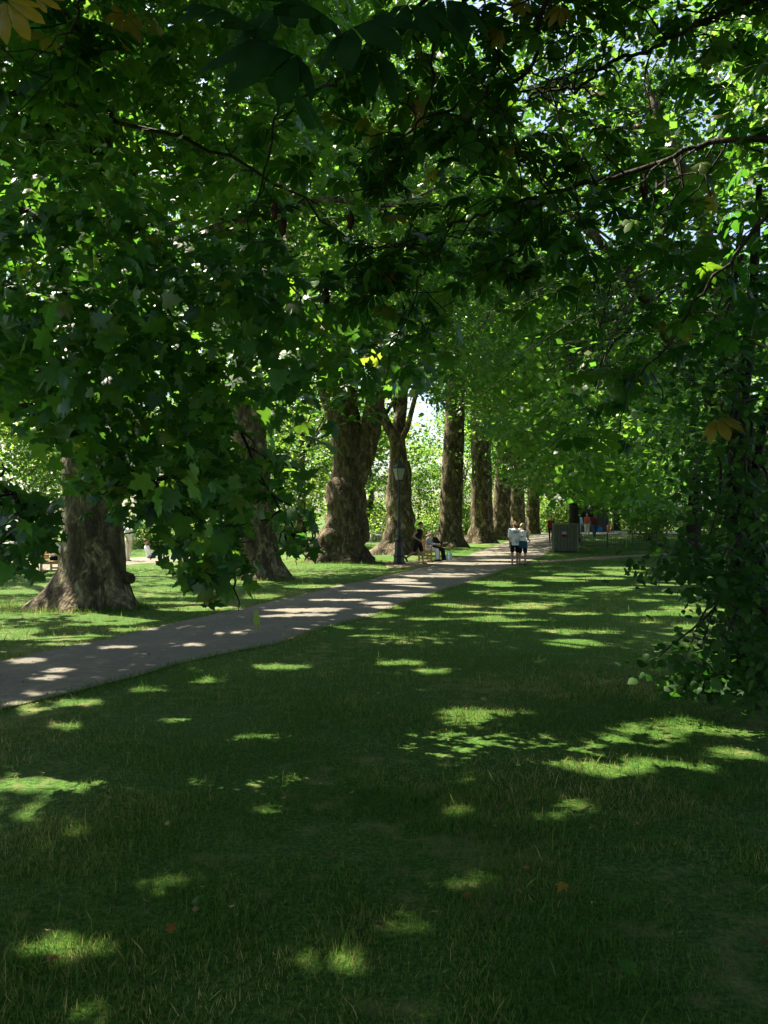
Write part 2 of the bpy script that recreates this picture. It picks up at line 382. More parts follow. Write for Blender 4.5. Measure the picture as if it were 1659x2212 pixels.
for g in [(130, 390, 8, .45), (60, 430, 7.5, .4), (230, 440, 8, .4), (310, 470, 8, .3), (590, 575, 7.5, .32), (540, 595, 7.5, .25), (640, 690, 7.5, .28), (710, 705, 7.4, .25), (430, 555, 7.5, .32), (400, 500, 8, .3), (460, 490, 8, .25), (180, 560, 7, .25), (330, 640, 7.4, .2), (560, 800, 7.4, .25), (450, 700, 7.4, .2), (640, 860, 8, .25), (700, 960, 8, .2), (60, 560, 7, .25), (850, 690, 8, .25), (780, 620, 8, .25), (935, 1183, 32.4, .95), (955, 1195, 32.6, .7), (990, 1213, 31.6, .7), (940, 1222, 30.6, .5), (1120, 1140, 31, .25), (1560, 1440, 6.5, .12), (958, 900, 51.5, .5), (945, 1000, 51.3, .5), (1030, 960, 59, .5), (1050, 1140, 59, .6), (1018, 1060, 59.3, .5), (710, 1000, 31, .25), (760, 1130, 30.8, .4), (850, 1140, 40.3, .4), (880, 930, 40.5, .35), (175, 1240, 14.5, .22), (230, 1120, 14.5, .2), (540, 1200, 23, .3), (1080, 1100, 69, .6), (1110, 1080, 81, .7), (1300, 200, 20, 1.0), (1500, 130, 20, 1.0), (1400, 250, 18, .8), (1200, 120, 22, 1.0), (1050, 520, 24, .8), (1000, 380, 24, .8), (900, 260, 24, .8), (700, 420, 26, .9), (620, 330, 26, .9), (640, 480, 26, .8), (520, 260, 22, .8),
          (1420, 515, 4.6, .16), (1520, 560, 4.6, .14), (1480, 490, 4.6, .12), (1640, 465, 4.6, .18), (1620, 500, 4.6, .14), (1600, 400, 4.8, .12), (1630, 350, 4.8, .12), (490, 915, 23, .5), (520, 900, 23, .5), (165, 970, 15, .4), (295, 280, 15, .5), (950, 1010, 51, .8)]:
    gap_at(*g)
# windows kept clear of leaves so that what stands behind shows: (u, v, ru, rv, nearer than, chance)
WINS = [(905, 920, 42, 80, 200, .66), (735, 1080, 62, 130, 30, .88), (862, 1075, 45, 160, 30, 1), (975, 1050, 42, 130, 50, .9), (1035, 1060, 40, 110, 58, .85), (1090, 1110, 50, 60, 70, .8), (930, 1175, 60, 60, 60, 1), (1120, 1180, 40, 70, 60, 1),
        (1228, 1165, 38, 38, 60, 1), (205, 1200, 75, 125, 14, .86), (300, 1195, 30, 45, 60, .9), (565, 1185, 42, 80, 22, .88), (80, 990, 100, 75, 14, .7), (530, 930, 46, 75, 22, .85), (562, 1080, 36, 80, 22, .75), (420, 1215, 70, 30, 9, .0), (114, 1205, 32, 48, 60, 1),
        (650, 1040, 40, 90, 45, .75), (1265, 1140, 60, 28, 60, .95), (810, 1120, 30, 40, 60, 1), (300, 285, 28, 45, 14, .9), (700, 800, 30, 90, 30, .5), (760, 820, 30, 90, 30, .6), (820, 830, 22, 90, 30, .6)]

SKYWELLS = [(2.8, 14.6, 4.3, 4.8), (4.2, 20.5, 4.5, 4.2)]
def carve(pos, gaps=True, wins=True, grow=0.09):
    keep = np.ones(len(pos), bool)
    if gaps:
        for p, rx, ry, fy in GAPS:
            dz = pos[:, 2]-p[2]
            x = pos[:, 0]-SUN[0]/SUN[2]*dz-p[0]; y = pos[:, 1]-SUN[1]/SUN[2]*dz-p[1]
            g = .75*grow+.0026*np.maximum(dz, 0)
            gy = fy*grow+.0020*np.maximum(dz, 0) if ry < rx*.8 else g
            keep &= ~((dz > 0.4) & ((x/(rx+g))**2+(y/(ry+gy))**2 < 1))
    for cx, cy_, rx, ry in SKYWELLS:
        keep &= ~((pos[:, 2] > 5) & (((pos[:, 0]-cx)/rx)**2+((pos[:, 1]-cy_)/ry)**2 < 1) & (rng.random(len(pos)) < .93))
    if wins:
        d = np.maximum(pos[:, 1], .01)
        u = 829.5+pos[:, 0]/d*FD; v = HZ-(pos[:, 2]-EYE)/d*FD
        q = rng.random(len(pos))
        for (cu, cv, ru, rv, dm, pr) in WINS:
            keep &= ~((d < dm) & (((u-cu)/ru)**2+((v-cv)/rv)**2 < 1) & (q < pr))
    return keep

def inpoly(u, v, poly):
    c = np.zeros(len(u), bool); n = len(poly)
    for i in range(n):
        x1, y1 = poly[i]; x2, y2 = poly[(i+1) % n]
        if y1 == y2: continue
        k = ((y1 > v) != (y2 > v)) & (u < (x2-x1)*(v-y1)/(y2-y1)+x1)
        c ^= k
    return c

def poly_points(poly, n, d0, d1):
    """n points spread through the prism behind a picture polygon, between two distances"""
    us = [p[0] for p in poly]; vs = [p[1] for p in poly]
    out = []
    tot = 0
    while tot < n:
        u = rng.uniform(min(us), max(us), n*2); v = rng.uniform(min(vs), max(vs), n*2)
        k = inpoly(u, v, poly); u, v = u[k], v[k]
        d = rng.uniform(d0, d1, len(u))
        out.append(np.stack([(u-829.5)/FD*d, d, EYE+(HZ-v)/FD*d], 1)); tot += len(u)
    return np.concatenate(out)[:n]

def clumps(cent, per, sig):
    p = np.repeat(cent, per, axis=0)
    return p+rng.normal(size=p.shape)*np.array(sig)

def ellipsoid_clumps(c, r, n, low=-1.0, inner=0.35):
    q = norm(rng.normal(size=(n*3, 3)))*(inner+(1-inner)*rng.random((n*3, 1))**0.6)
    q = q[q[:, 2] > low][:n]
    return np.array(c)+q*np.array(r)

def spray(cent, tot, sig, up=(0, -.1, .8), spread=.55):
    """clumps -> leaf positions with tier-like clumps; returns pos, per-leaf tone"""
    per = max(1, tot//len(cent))
    tone = np.repeat(rng.random(len(cent)), per)
    cd = np.repeat(rng.normal(size=(len(cent), 3)), per, axis=0)
    pos = clumps(cent, per, sig)
    return pos, np.column_stack([np.clip(0.45*tone+0.55*rng.random(len(pos)), 0, 1), cd])

def crown(name, parent, parts, size, tpl, mat, gaps=True, wins=True, up=(0, -.15, .75), spread=.55, minz=1.0, grow=None):
    pos = np.concatenate([p for p, t in parts]); tone = np.concatenate([t for p, t in parts])
    k = carve(pos, gaps, wins, size*.45 if grow is None else grow) & (pos[:, 2] > gz(pos[:, 0], pos[:, 1])+minz)
    pos, tone = pos[k], tone[k]
    N, T = orient(len(pos), np.array(up)+.42*tone[:, 1:4], spread*.72); tone = tone[:, 0]
    S = size*(0.6+0.8*rng.random(len(pos)))
    off = np.array(parent.location)
    return leaf_mesh(name, pos-off, N, T, S, tpl, mat, parent, tone)

def limb_path(a, b, n=7, sag=0.1, wob=0.12):
    a, b = Vector(a), Vector(b); L = (b-a).length; out = []
    o = Vector(rng.normal(size=3))*10
    for i in range(n):
        t = i/(n-1); p = a.lerp(b, t)
        w = math.sin(math.pi*t)
        p = p+Vector((mnoise.noise(o+Vector((t*2, 0, 0))), mnoise.noise(o+Vector((0, t*2, 0))), mnoise.noise(o+Vector((0, 0, t*2)))))*wob*L*w
        p.z += sag*L*w
        out.append(p)
    return out

def taper(r0, r1, n, p=1.0): return [r0+(r1-r0)*(i/(n-1))**p for i in range(n)]

def limbs(parent, starts, ends, r0, mat, twigs=3):
    off = Vector(parent.location)
    for s_, e in zip(starts, ends):
        m = MB()
        pa = limb_path(s_, e, 9, 0.06, 0.2)
        r = r0*(0.7+0.6*random.random())
        m.tube([p-off for p in pa], taper(r, r*.18, 9), 8, rough=.15, freq=2)
        for _ in range(twigs):
            i = random.randint(3, 7); q = pa[i]+Vector(rng.normal(size=3))*Vector((1, 1, .6)).length*0.7
            pb = limb_path(pa[i], q+(pa[8]-pa[i])*.4, 6, 0, .2)
            m.tube([p-off for p in pb], taper(r*(.55-.05*i), .01, 6), 5)
        m.build('limb', mat, parent, True)

def flare_fn(n_but, amp, ph, left=0.0, h=1.3, z0=0.0):
    def f(i, p, d):
        k = max(0.0, 1-(p.z-z0)/h)
        a = math.atan2(d.y, d.x)
        return 1+(k**2.2)*(amp*(0.75+0.45*math.cos(n_but*a+ph))+left*max(0, -d.x)**2)
    return f

# ------------------------------------------------------------------ ground
def ax(a, b, step, far):
    m = list(np.arange(a, b+.001, step)); l = []; r = []
    s = step
    x = a
    while x > -far: s *= 1.35; x -= s; l.append(x)
    s = step; x = b
    while x < far: s *= 1.35; x += s; r.append(x)
    return np.array(l[::-1]+m+r)
xs = ax(-24, 26, 0.8, 900); ys = ax(-6, 80, 0.8, 1200)
X, Y = np.meshgrid(xs, ys); Z = gz(X, Y)
m = MB(); nx, ny = len(xs), len(ys)
m.v = [tuple(p) for p in np.stack([X.ravel(), Y.ravel(), Z.ravel()], 1)]
m.f = [(j*nx+i, j*nx+i+1, (j+1)*nx+i+1, (j+1)*nx+i) for j in range(ny-1) for i in range(nx-1)]
tag(m.build('lawn', M['lawn'], smooth=True), kind='structure')

def ribbon(name, e1, e2, mat, lift=0.025, n=60, jit=0.0):
    def res(e):
        pts = np.array([list(gp(u, v)) for u, v in e]) 
        s = np.r_[0, np.cumsum(np.linalg.norm(np.diff(pts, axis=0), axis=1))]
        t = np.linspace(0, s[-1], n)
        p = np.stack([np.interp(t, s, pts[:, k]) for k in range(3)], 1)
        if jit:
            w = np.array([mnoise.noise(Vector((x*1.1, y*1.1, 3)))+.6*mnoise.noise(Vector((x*4, y*4, 7)))+.35*mnoise.noise(Vector((x*11, y*11, 1))) for x, y, z in p])
            p[:, 0] += jit*w; p[:, 1] += jit*w*.5
        return p
    a, b = res(e1), res(e2); m = MB(); K = 7
    for i in range(n):
        for k in range(K):
            p = a[i]+(b[i]-a[i])*k/(K-1)
            m.v.append((p[0], p[1], float(gz(p[0], p[1]))+lift))
    for i in range(n-1):
        for k in range(K-1):
            q = i*K+k; m.f.append((q, q+K, q+K+1, q+1))
    o = m.build(name, mat, smooth=True); tag(o, kind='structure')
    return np.concatenate([a, b[::-1]])[:, :2]
UP = [(-420, 1500), (-200, 1468), (0, 1428), (150, 1397), (300, 1365), (450, 1330), (600, 1296), (700, 1272), (780, 1256), (850, 1240), (920, 1224), (990, 1207), (1040, 1190), (1090, 1172), (1135, 1160), (1172, 1150), (1200, 1144)]
LO = [(-420, 1680), (-200, 1592), (0, 1535), (150, 1500), (300, 1462), (390, 1434), (480, 1414), (600, 1392), (720, 1352), (800, 1334), (880, 1302), (960, 1276), (1040, 1250), (1110, 1226), (1170, 1202), (1204, 1178), (1216, 1148)]
pathpoly = ribbon('path', UP, LO, M['path'], 0.014, 420, 0.06)
ribbon('paved_apron', [(832, 1216), (880, 1213), (960, 1208), (1000, 1204)], [(836, 1228), (880, 1226), (925, 1221.5), (992, 1207)], M['dirt'], 0.014, 20, .03)
ribbon('footpath', [(1150, 1214), (1250, 1206), (1360, 1200), (1500, 1192), (1800, 1176)], [(1140, 1218), (1250, 1211), (1360, 1204), (1500, 1196), (1800, 1180)], M['dirt'], 0.012, 40, .05)
ribbon('footpath', [(1195, 1150), (1300, 1148), (1450, 1147), (1900, 1145)], [(1200, 1158), (1300, 1156), (1450, 1154), (1900, 1151)], M['path'], 0.014, 40)
ribbon('footpath', [(-150, 1226), (130, 1213), (480, 1195), (820, 1152), (840, 1150)], [(-150, 1250), (130, 1232), (480, 1206), (820, 1160), (842, 1157)], M['path'], 0.012, 60)

# grass blades
def grass(n, y0, y1, hmin, hmax, wide=1.0, clump=0.0):
    y = np.sqrt(rng.uniform(y0**2, y1**2, n)); x = y*rng.uniform(-.56, .56, n)
    f = np.array([mnoise.noise(Vector((a*1.1, b*1.1, 0)))+.6*mnoise.noise(Vector((a*4, b*4, 5))) for a, b in zip(x, y)])
    keep = ~inpoly(x, y, pathpoly) & (rng.random(n) < .70+f*.85)
    return x[keep], y[keep], f[keep], hmin, hmax, wide
gx = []; 
for a in [(120000, 2.3, 5, .018, .050), (110000, 5, 10, .024, .060), (90000, 10, 19, .036, .075), (45000, 19, 34, .05, .10)]:
    x, y, f, h0, h1, w = grass(*a)
    h = (h0+(h1-h0)*rng.random(len(x))**1.6)*(1+.5*f)
    tall = rng.random(len(x)) < .014; h[tall] *= 2.0
    gx.append((x, y, f, h))
x, y, f, h = [np.concatenate(q) for q in zip(*gx)]
ed = []
pp_ = np.vstack([pathpoly, pathpoly[:1]]); sl_ = np.linalg.norm(np.diff(pp_, axis=0), axis=1); ok_ = (pp_[:-1, 1] < 32) & (pp_[:-1, 1] > 4) & (np.abs(pp_[:-1, 0]) < .62*pp_[:-1, 1]) & (sl_ < 3)
ei = rng.choice(np.where(ok_)[0], 26000, p=(sl_*ok_/(sl_*ok_).sum())[ok_]/((sl_*ok_/(sl_*ok_).sum())[ok_]).sum())
et = rng.random((26000, 1)); ep = pp_[ei]*(1-et)+pp_[ei+1]*et+rng.normal(size=(26000, 2))*.055
tb_ = []
for (uu, vv, rr, ll) in ((197, 1312, .75, .9), (560, 1250, .85, .5), (742, 1214, 1.3, .3), (862, 1196, 1.2, .4)):
    c = gp(uu, vv); a_ = rng.uniform(0, 6.283, 2600); q_ = rr*(1.0+.35*np.abs(rng.normal(size=2600)))*(1+ll*np.maximum(0, -np.cos(a_))**2)
    tb_.append(np.stack([c.x+q_*np.cos(a_), c.y+q_*np.sin(a_), .04+.13*rng.random(2600)**2.5], 1))
tb_ = np.concatenate(tb_)
ep = np.r_[ep, tb_[:, :2]]
x = np.r_[x, ep[:, 0]]; y = np.r_[y, ep[:, 1]]; f = np.r_[f, np.zeros(len(ep))]; h = np.r_[h, .03+.05*rng.random(26000)**1.5, tb_[:, 2]]
pos = np.stack([x, y, gz(x, y)-.004], 1); n = len(x)
N = rng.normal(size=(n, 3)); N[:, 2] = 0; N = norm(N)
T = np.stack([rng.normal(size=n)*.42, rng.normal(size=n)*.42, np.ones(n)], 1); T = norm(T-N*(T*N).sum(1, keepdims=True))
dryf = np.array([mnoise.noise(Vector((a*.55, b*.55, 9)))+.5*mnoise.noise(Vector((a*2.2, b*2.2, 2))) for a, b in zip(x, y)])
rn = np.clip(rng.random(n)*.85+.35*dryf, 0, 1)
tag(leaf_mesh('grass', pos, N, T, h, T_BLADE, M['grass_blade'], None, rn), kind='stuff')
def scatter(name, n, y0, y1, s0, s1, tpl, mat, onpath, z=.012, thr=-9, up=(0, 0, 1), spread=.25):
    y = np.sqrt(rng.uniform(y0**2, y1**2, n)); x = y*rng.uniform(-.56, .56, n)
    f = np.array([mnoise.noise(Vector((a*.9+20, b*.9, 4))) for a, b in zip(x, y)])
    k = (f > thr) & (onpath | ~inpoly(x, y, pathpoly)); x, y = x[k], y[k]
    p = np.stack([x, y, gz(x, y)+z+.02*rng.random(len(x))*(1 if not onpath else 1)], 1)
    N, T = orient(len(p), up, spread, 0)
    tag(leaf_mesh(name, p, N, T, s0+(s1-s0)*rng.random(len(p))**2, tpl, mat), kind='stuff')
scatter('clover', 16000, 2.4, 12, .008, .017, T_ROUND, M['clover'], False, .012, .12)
scatter('leaf_litter', 4200, 2.4, 30, .012, .045, T_DIA, M['litter'], True, .026)
scatter('dry_straw', 14000, 2.4, 16, .02, .06, T_BLADE, M['straw'], False, .014, -.1, (0, 0, 1), .2)

# ------------------------------------------------------------------ plane trees along the path
ROWG = 'plane trees lining the path'
def plane_tree(label, loc, r, fork, lean, cc, cr, nleaf, size, tpl, seedlimbs=9, left=0.0, amp=.55, bark='plane_bark', leafmat='crown_leaf', group=ROWG, stems=None, rough=.16, nb=5, extra=None, low=-.8, name='plane_tree', ncl=None, gaps=True, wins=True, boughs_to=None):
    t = empty(name, loc); tag(t, label, 'tree', group)
    m = MB(); n = 22
    top = Vector((lean[0], lean[1], fork))
    pts = []; rad = []
    for i in range(n):
        s = (i/(n-1)); s = s**1.5
        z = s*fork-.08*(1-s)
        pts.append(Vector((top.x*s**1.5+.10*r*math.sin(s*5+loc[0]), top.y*s**1.5, z))); rad.append(r*(1.06-.30*s))
    pts += [pts[-1]+Vector((0, 0, .25*r)), pts[-1]+Vector((0, 0, .42*r))]; rad += [rad[-1]*.8, rad[-1]*.3]
    m.tube(pts, rad, 30, rough=rough, freq=2.2/r if r > .8 else 2.2, flare=flare_fn(nb, amp, loc[0]*3, left, 1.3*r/.6, loc[2]*0))
    m.build('trunk', M[bark], t, True)
    base = Vector(loc)+top
    if stems is None:
        stems = [(Vector(cc)+Vector((math.cos(a)*cr[0]*.45, math.sin(a)*cr[1]*.45, cr[2]*.25))) for a in (0.6, 2.5, 4.4)]
    mids = []
    for e in stems:
        e = Vector(e); m = MB()
        pa = limb_path(base-Vector((0, 0, .9*r)), e, 10, .02, .10)
        m.tube([p-Vector(loc) for p in pa], taper(r*.56, r*.24, 10), 14, rough=.12, freq=2)
        m.build('limb', M[bark], t, True); mids.append(pa)
    cl = ellipsoid_clumps(cc, cr, ncl or max(60, nleaf//130), low)
    st = []; en = []
    for i in range(seedlimbs):
        pa = random.choice(mids); e = cl[rng.integers(len(cl))]
        st.append(pa[random.randint(3, 8)]); en.append(Vector(e))
    limbs(t, st, en, r*.16, M[bark])
    if boughs_to is not None:
        for e in boughs_to: limbs(t, [random.choice(mids)[random.randint(4, 8)]], [Vector(e)], r*.10, M['dark_bark'], 4)
    parts = [spray(cl, nleaf, (.62*cr[0]/7, .62*cr[1]/7, .28*cr[2]/7))]
    if extra: parts += extra
    crown('crown', t, parts, size, tpl, M[leafmat], gaps, wins, minz=1.2)
    return t

def xyz(v): return (v.x, v.y, v.z)
b1 = gp(197, 1312); b2 = gp(560, 1250); b3 = gp(742, 1214)
b4 = gd(862, 41); b5 = gd(975, 52); b6 = gd(1038, 60); b7 = gd(1084, 70); b8 = gd(1116, 82); b9 = gd(1150, 97)
t1 = plane_tree('massive plane tree with flared roots on the left lawn, nearest of the row', b1, .58, 5.2, (-.1, .2, 0), (b1.x+.5, b1.y-.5, 12.5), (8.5, 7.5, 8), 52000, .20, T_STAR, 10, left=.55,
           stems=[P(292, 300, b1.y+.3), P(60, 300, b1.y+1.5), P(330, -300, b1.y-2)], rough=.10)
m = MB(); m.tube([Vector((.35, -.1, .60)), Vector((.68, -.12, .60)), Vector((.80, -.13, .58)), Vector((.86, -.13, .57)), Vector((.89, -.13, .57))], [.15, .125, .12, .10, .05], 14, rough=.22, freq=8); m.build('branch_stub', M['plane_bark'], t1, True)
t2 = plane_tree('plane trunk behind the hanging leaves, second of the row, its left edge sunlit', b2, .60, 6.5, (-.5, .2, 0), (b2.x+.5, b2.y, 13.5), (7.5, 7, 8.5), 52000, .20, T_STAR, 9, rough=.13, stems=[P(480, 420, b2.y), P(640, 330, b2.y+2), P(520, 200, b2.y-1)],
           extra=[spray(poly_points([(600, 660), (1010, 680), (1060, 850), (960, 880), (850, 850), (760, 890), (640, 870)], 60, 22, 29), 3000, (.4, .4, .2))])
# third tree: three stems from a swollen bole
t3 = plane_tree('burly plane tree with a swollen bole dividing into three stems beside the lamp post', b3, 1.0, 3.3, (.05, 0, 0), (b3.x, b3.y+1, 16), (7.5, 7, 8.5), 44000, .20, T_DIA, 8, amp=.42,
           stems=[P(676, 640, b3.y-.3), P(757, 620, b3.y+.5), P(880, 660, b3.y)], rough=.22, nb=6, bark='rough_bark', low=-.75)
t4 = plane_tree('plane tree trunk with ridged roots right behind the lamp post', b4, .76, 4.6, (.1, 0, 0), (b4.x, b4.y, 17), (7.5, 7, 8.5), 38000, .21, T_DIA, 8, stems=[P(872, 700, b4.y), P(815, 860, b4.y-1)], amp=.75, left=.4, low=-.75)
t5 = plane_tree('smooth straight plane trunk rising behind the seated pair on the bench', b5, .74, 13, (.3, 0, 0), (b5.x, b5.y, 18), (7.5, 7, 9), 27000, .24, T_DIA, 7, rough=.08, low=-.7)
t6 = plane_tree('plane trunk with a lumpy base standing behind the couple on the path', b6, .82, 12, (.2, 0, 0), (b6.x, b6.y, 17), (8, 7, 9), 26000, .25, T_DIA, 7, amp=.7, low=-.8)
t7 = plane_tree('paler plane trunk partly hidden behind the head of the standing man', b7, .80, 10, (.2, 0, 0), (b7.x, b7.y, 16), (8, 7, 9), 17000, .28, T_DIA, 5, low=-.9)
t8 = plane_tree('shaded plane trunk far down the row, just past the standing couple', b8, .78, 10, (.2, 0, 0), (b8.x, b8.y, 16), (8, 7, 9.5), 15000, .30, T_DIA, 4, low=-.9)
t9 = plane_tree('farthest dark plane trunk of the row, above the far end of the path', b9, .8, 10, (.2, 0, 0), (b9.x, b9.y, 15), (9, 8, 10), 15000, .33, T_DIA, 4, low=-.9)

bx_ = Vector((-15.5, 28, float(gz(-15.5, 28))))  # trunk out of view; tree added so its crown dapples the left lawn
plane_tree('plane tree added past the left edge, its crown shading the far left lawn', bx_, .5, 5, (0, 0, 0), (-14.5, 28, 13), (8, 8, 6.5), 17000, .22, T_DIA, 6, group='shade trees added beside the left lawn', low=-.8)
# low branches of a plane standing left of the frame
tl = empty('plane_tree', (-8.6, 8.2, float(gz(-8.6, 8.2)))); tag(tl, 'plane tree at the left edge whose low boughs of lobed leaves hang across the trunks', 'tree')
off = Vector(tl.location)
m = MB(); m.tube([Vector((0, 0, z)) for z in (-.1, .2, .6, 1.2, 2, 3, 4, 5.2, 6.5)], [.75, .62, .55, .5, .48, .46, .44, .4, .34], 24, rough=.1, freq=2); m.build('trunk', M['plane_bark'], tl, True)
boughs = [[(-60, 430, 7.6), (150, 480, 7.5), (330, 545, 7.4), (480, 548, 7.4), (620, 610, 7.3), (740, 700, 7.2)],
          [(-60, 600, 7.6), (150, 640, 7.6), (320, 720, 7.6), (420, 800, 7.6), (520, 930, 7.6), (600, 1080, 7.5), (640, 1180, 7.4)],
          [(-60, 850, 6.6), (100, 900, 6.6), (250, 980, 6.6), (380, 1080, 6.5), (470, 1180, 6.5), (500, 1250, 6.4)],
          [(-60, 1000, 6.2), (20, 1060, 6.2), (40, 1110, 6.2), (45, 1150, 6.2)],
          [(-60, 180, 9.5), (200, 240, 9.3), (450, 320, 9.2), (650, 430, 9), (820, 570, 9), (940, 760, 8.8)]]
TIPS = []
for k, bq in enumerate(boughs):
    pa = [P(*q) for q in bq]
    st = off+Vector((.2, -.1, (4.6, 3.6, 2.9, 2.4, 6.2)[k]))
    pts = [st]+pa
    fine = []
    for i in range(len(pts)-1):
        for j in range(4):
            q = pts[i].lerp(pts[i+1], j/4); q += Vector(rng.normal(size=3))*.03; fine.append(q)
    fine.append(pts[-1]); n = len(fine); m = MB()
    m.tube([p-off for p in fine], taper(.045, .006, n, .7), 8, rough=.1)
    for i in range(6, n-1):
        for s_ in range(2 if k != 3 else 1):
            q = fine[i]+Vector((random.uniform(-.2, .3), random.uniform(-.4, .4), random.uniform(-.3, .15)))
            TIPS.append(list(q)); TIPS.append(list(fine[i].lerp(q, .6)))
            m.tube([p-off for p in limb_path(fine[i], q, 5, 0, .25)], taper(.012, .004, 5), 4)
    m.build('bough', M['dark_bark'], tl, True)
BP = [(-80, 360), (120, 360), (330, 430), (470, 540), (560, 600), (640, 680), (660, 820), (600, 900), (600, 980), (650, 1060), (690, 1120), (600, 1140), (560, 1190), (480, 1215), (420, 1180), (400, 1110),
      (330, 1080), (290, 1060), (200, 1040), (140, 960), (60, 910), (-80, 910)]
BP2 = [(520, 570), (740, 590), (860, 680), (930, 800), (840, 850), (740, 900), (640, 800)]
c1 = poly_points(BP, 190, 5.8, 9.5)
pb1, tb1 = spray(c1, 4600, (.24, .28, .13))
c0 = poly_points(BP2, 46, 6.5, 9.5)
pb0, tb0 = spray(c0, 900, (.2, .28, .1)); pb1 = np.concatenate([pb1, pb0]); tb1 = np.concatenate([tb1, tb0])
c2 = poly_points([(-80, 330), (120, 330), (330, 400), (480, 500), (600, 600), (640, 800), (560, 850), (430, 1130), (250, 1000), (0, 900), (-80, 900)], 70, 6.5, 9.5)
pb2, tb2 = spray(c2, 1300, (.26, .3, .13))
c3 = poly_points([(400, 1150), (500, 1150), (520, 1200), (520, 1245), (470, 1255), (420, 1220)], 12, 5.8, 7); pb3, tb3 = spray(c3, 170, (.13, .2, .10))
c5 = poly_points([(640, 1090), (740, 1120), (760, 1170), (700, 1160)], 6, 6, 7); pb5, tb5 = spray(c5, 70, (.12, .2, .05)); pb3 = np.concatenate([pb3, pb5]); tb3 = np.concatenate([tb3, tb5])
c6 = poly_points([(130, 930), (310, 950), (300, 1060), (160, 1080)], 12, 6.5, 8); pb6, tb6 = spray(c6, 150, (.14, .2, .1)); pb3 = np.concatenate([pb3, pb6]); tb3 = np.concatenate([tb3, tb6])
c4 = poly_points([(-60, 1080), (70, 1060), (90, 1200), (40, 1225), (-60, 1230)], 12, 5.6, 7); pb4, tb4 = spray(c4, 250, (.12, .2, .10))
cl = ellipsoid_clumps((-7.5, 9.5, 9.5), (7, 7, 4), 150, -.9); ph, th = spray(cl, 20000, (.7, .7, .3))
TIPS = np.array(TIPS); TIPS = TIPS+rng.normal(size=TIPS.shape)*.05
crown('foliage', tl, [(TIPS, np.column_stack([rng.random(len(TIPS)), rng.normal(size=(len(TIPS), 3))])), (pb1, tb1), (pb2, tb2), (pb3, tb3), (pb4, tb4)], .145, T_LOBED, M['plane_leaf'], up=(.1, -.5, .6), spread=.5, minz=.25)
crown('crown', tl, [(ph, th)], .21, T_STAR, M['plane_leaf'], minz=3)

# ------------------------------------------------------------------ overhead chestnut
tc = empty('chestnut_tree', (4.6, -2.2, float(gz(4.6, -2.2)))); tag(tc, 'horse chestnut whose dark overhead branches and palmate leaves frame the top right', 'tree')
off = Vector(tc.location)
m = MB(); m.tube([Vector((0, 0, z)) for z in (-.1, .2, .6, 1.2, 2, 3, 4, 5.2)], [.6, .5, .42, .38, .36, .34, .32, .28], 20, rough=.1, freq=2); m.build('trunk', M['rough_bark'], tc, True)
def c2p(lst, d): return [P(829.5+cx/2, cy/2, dd) for (cx, cy), dd in zip(lst, np.linspace(d[0], d[1], len(lst)))]
BR = [(c2p([(830, -260), (760, -90), (700, 0), (655, 150), (655, 260), (610, 330), (480, 375), (390, 400), (300, 475), (180, 545), (0, 620), (-90, 690)], (4.2, 5.6)), .026),
      (c2p([(1800, -60), (1600, 5), (1480, 45), (1390, 90), (1260, 160), (1130, 225), (1010, 250), (920, 320), (830, 390), (740, 390), (620, 390), (490, 385)], (4.6, 5.0)), .024),
      (c2p([(1850, 580), (1659, 595), (1540, 605), (1430, 600), (1290, 655), (1130, 720), (1000, 765), (830, 805), (680, 850), (560, 870), (430, 920), (300, 970), (200, 1010), (60, 1050), (0, 1065), (-120, 1090)], (4.4, 6.0)), .027),
      (c2p([(330, -120), (350, 30), (410, 90), (480, 180), (490, 280), (490, 400), (520, 500), (560, 600), (605, 740)], (4.6, 5.0)), .020),
      (c2p([(240, -150), (230, 60), (215, 250), (200, 420), (130, 580), (20, 720), (20, 790), (100, 880), (150, 910)], (4.8, 5.4)), .014),
      (c2p([(1850, 760), (1659, 940), (1540, 1080), (1430, 1200), (1340, 1310), (1255, 1464), (1100, 1622), (1060, 1630), (960, 1610)], (4.2, 5.2)), .017),
      (c2p([(300, 970), (240, 1080), (150, 1200), (130, 1330), (60, 1450), (20, 1500)], (5.8, 6.0)), .013),
      ([P(*q) for q in [(1020, -80, 4.8), (830, 65, 5), (780, 115, 5.1), (740, 160, 5.2), (695, 190, 5.3), (600, 225, 5.4), (590, 300, 5.5), (555, 435, 5.5), (538, 470, 5.5), (538, 520, 5.5)]], .020),
      ([P(*q) for q in [(60, -80, 4.4), (100, 0, 4.5), (150, 45, 4.6), (190, 80, 4.7), (240, 95, 4.8)]], .022),
      ([P(*q) for q in [(200, -60, 4.4), (170, 0, 4.4), (160, 55, 4.5), (140, 95, 4.5), (115, 130, 4.6), (108, 170, 4.6)]], .013),
      ([P(*q) for q in [(960, 525, 6), (830, 535, 6), (790, 550, 6), (750, 610, 6), (745, 625, 6)]], .012),
      (c2p([(1659, 60), (1500, 40), (1440, 90), (1330, 130), (1400, 180), (1520, 210), (1659, 260)], (5, 5)), .014),
      (c2p([(1110, 740), (1140, 830), (1210, 940)], (5, 5)), .010), (c2p([(820, 810), (840, 930), (880, 1030), (870, 1100)], (5.2, 5.2)), .010), (c2p([(560, 880), (610, 1010), (600, 1070), (540, 1120), (480, 1090)], (5.3, 5.3)), .010),
      (c2p([(700, 60), (740, 110), (830, 160), (910, 130), (950, 60)], (4.6, 4.6)), .010), (c2p([(640, 400), (760, 450), (860, 500), (960, 560)], (5, 5)), .009)]
nodes_ = []
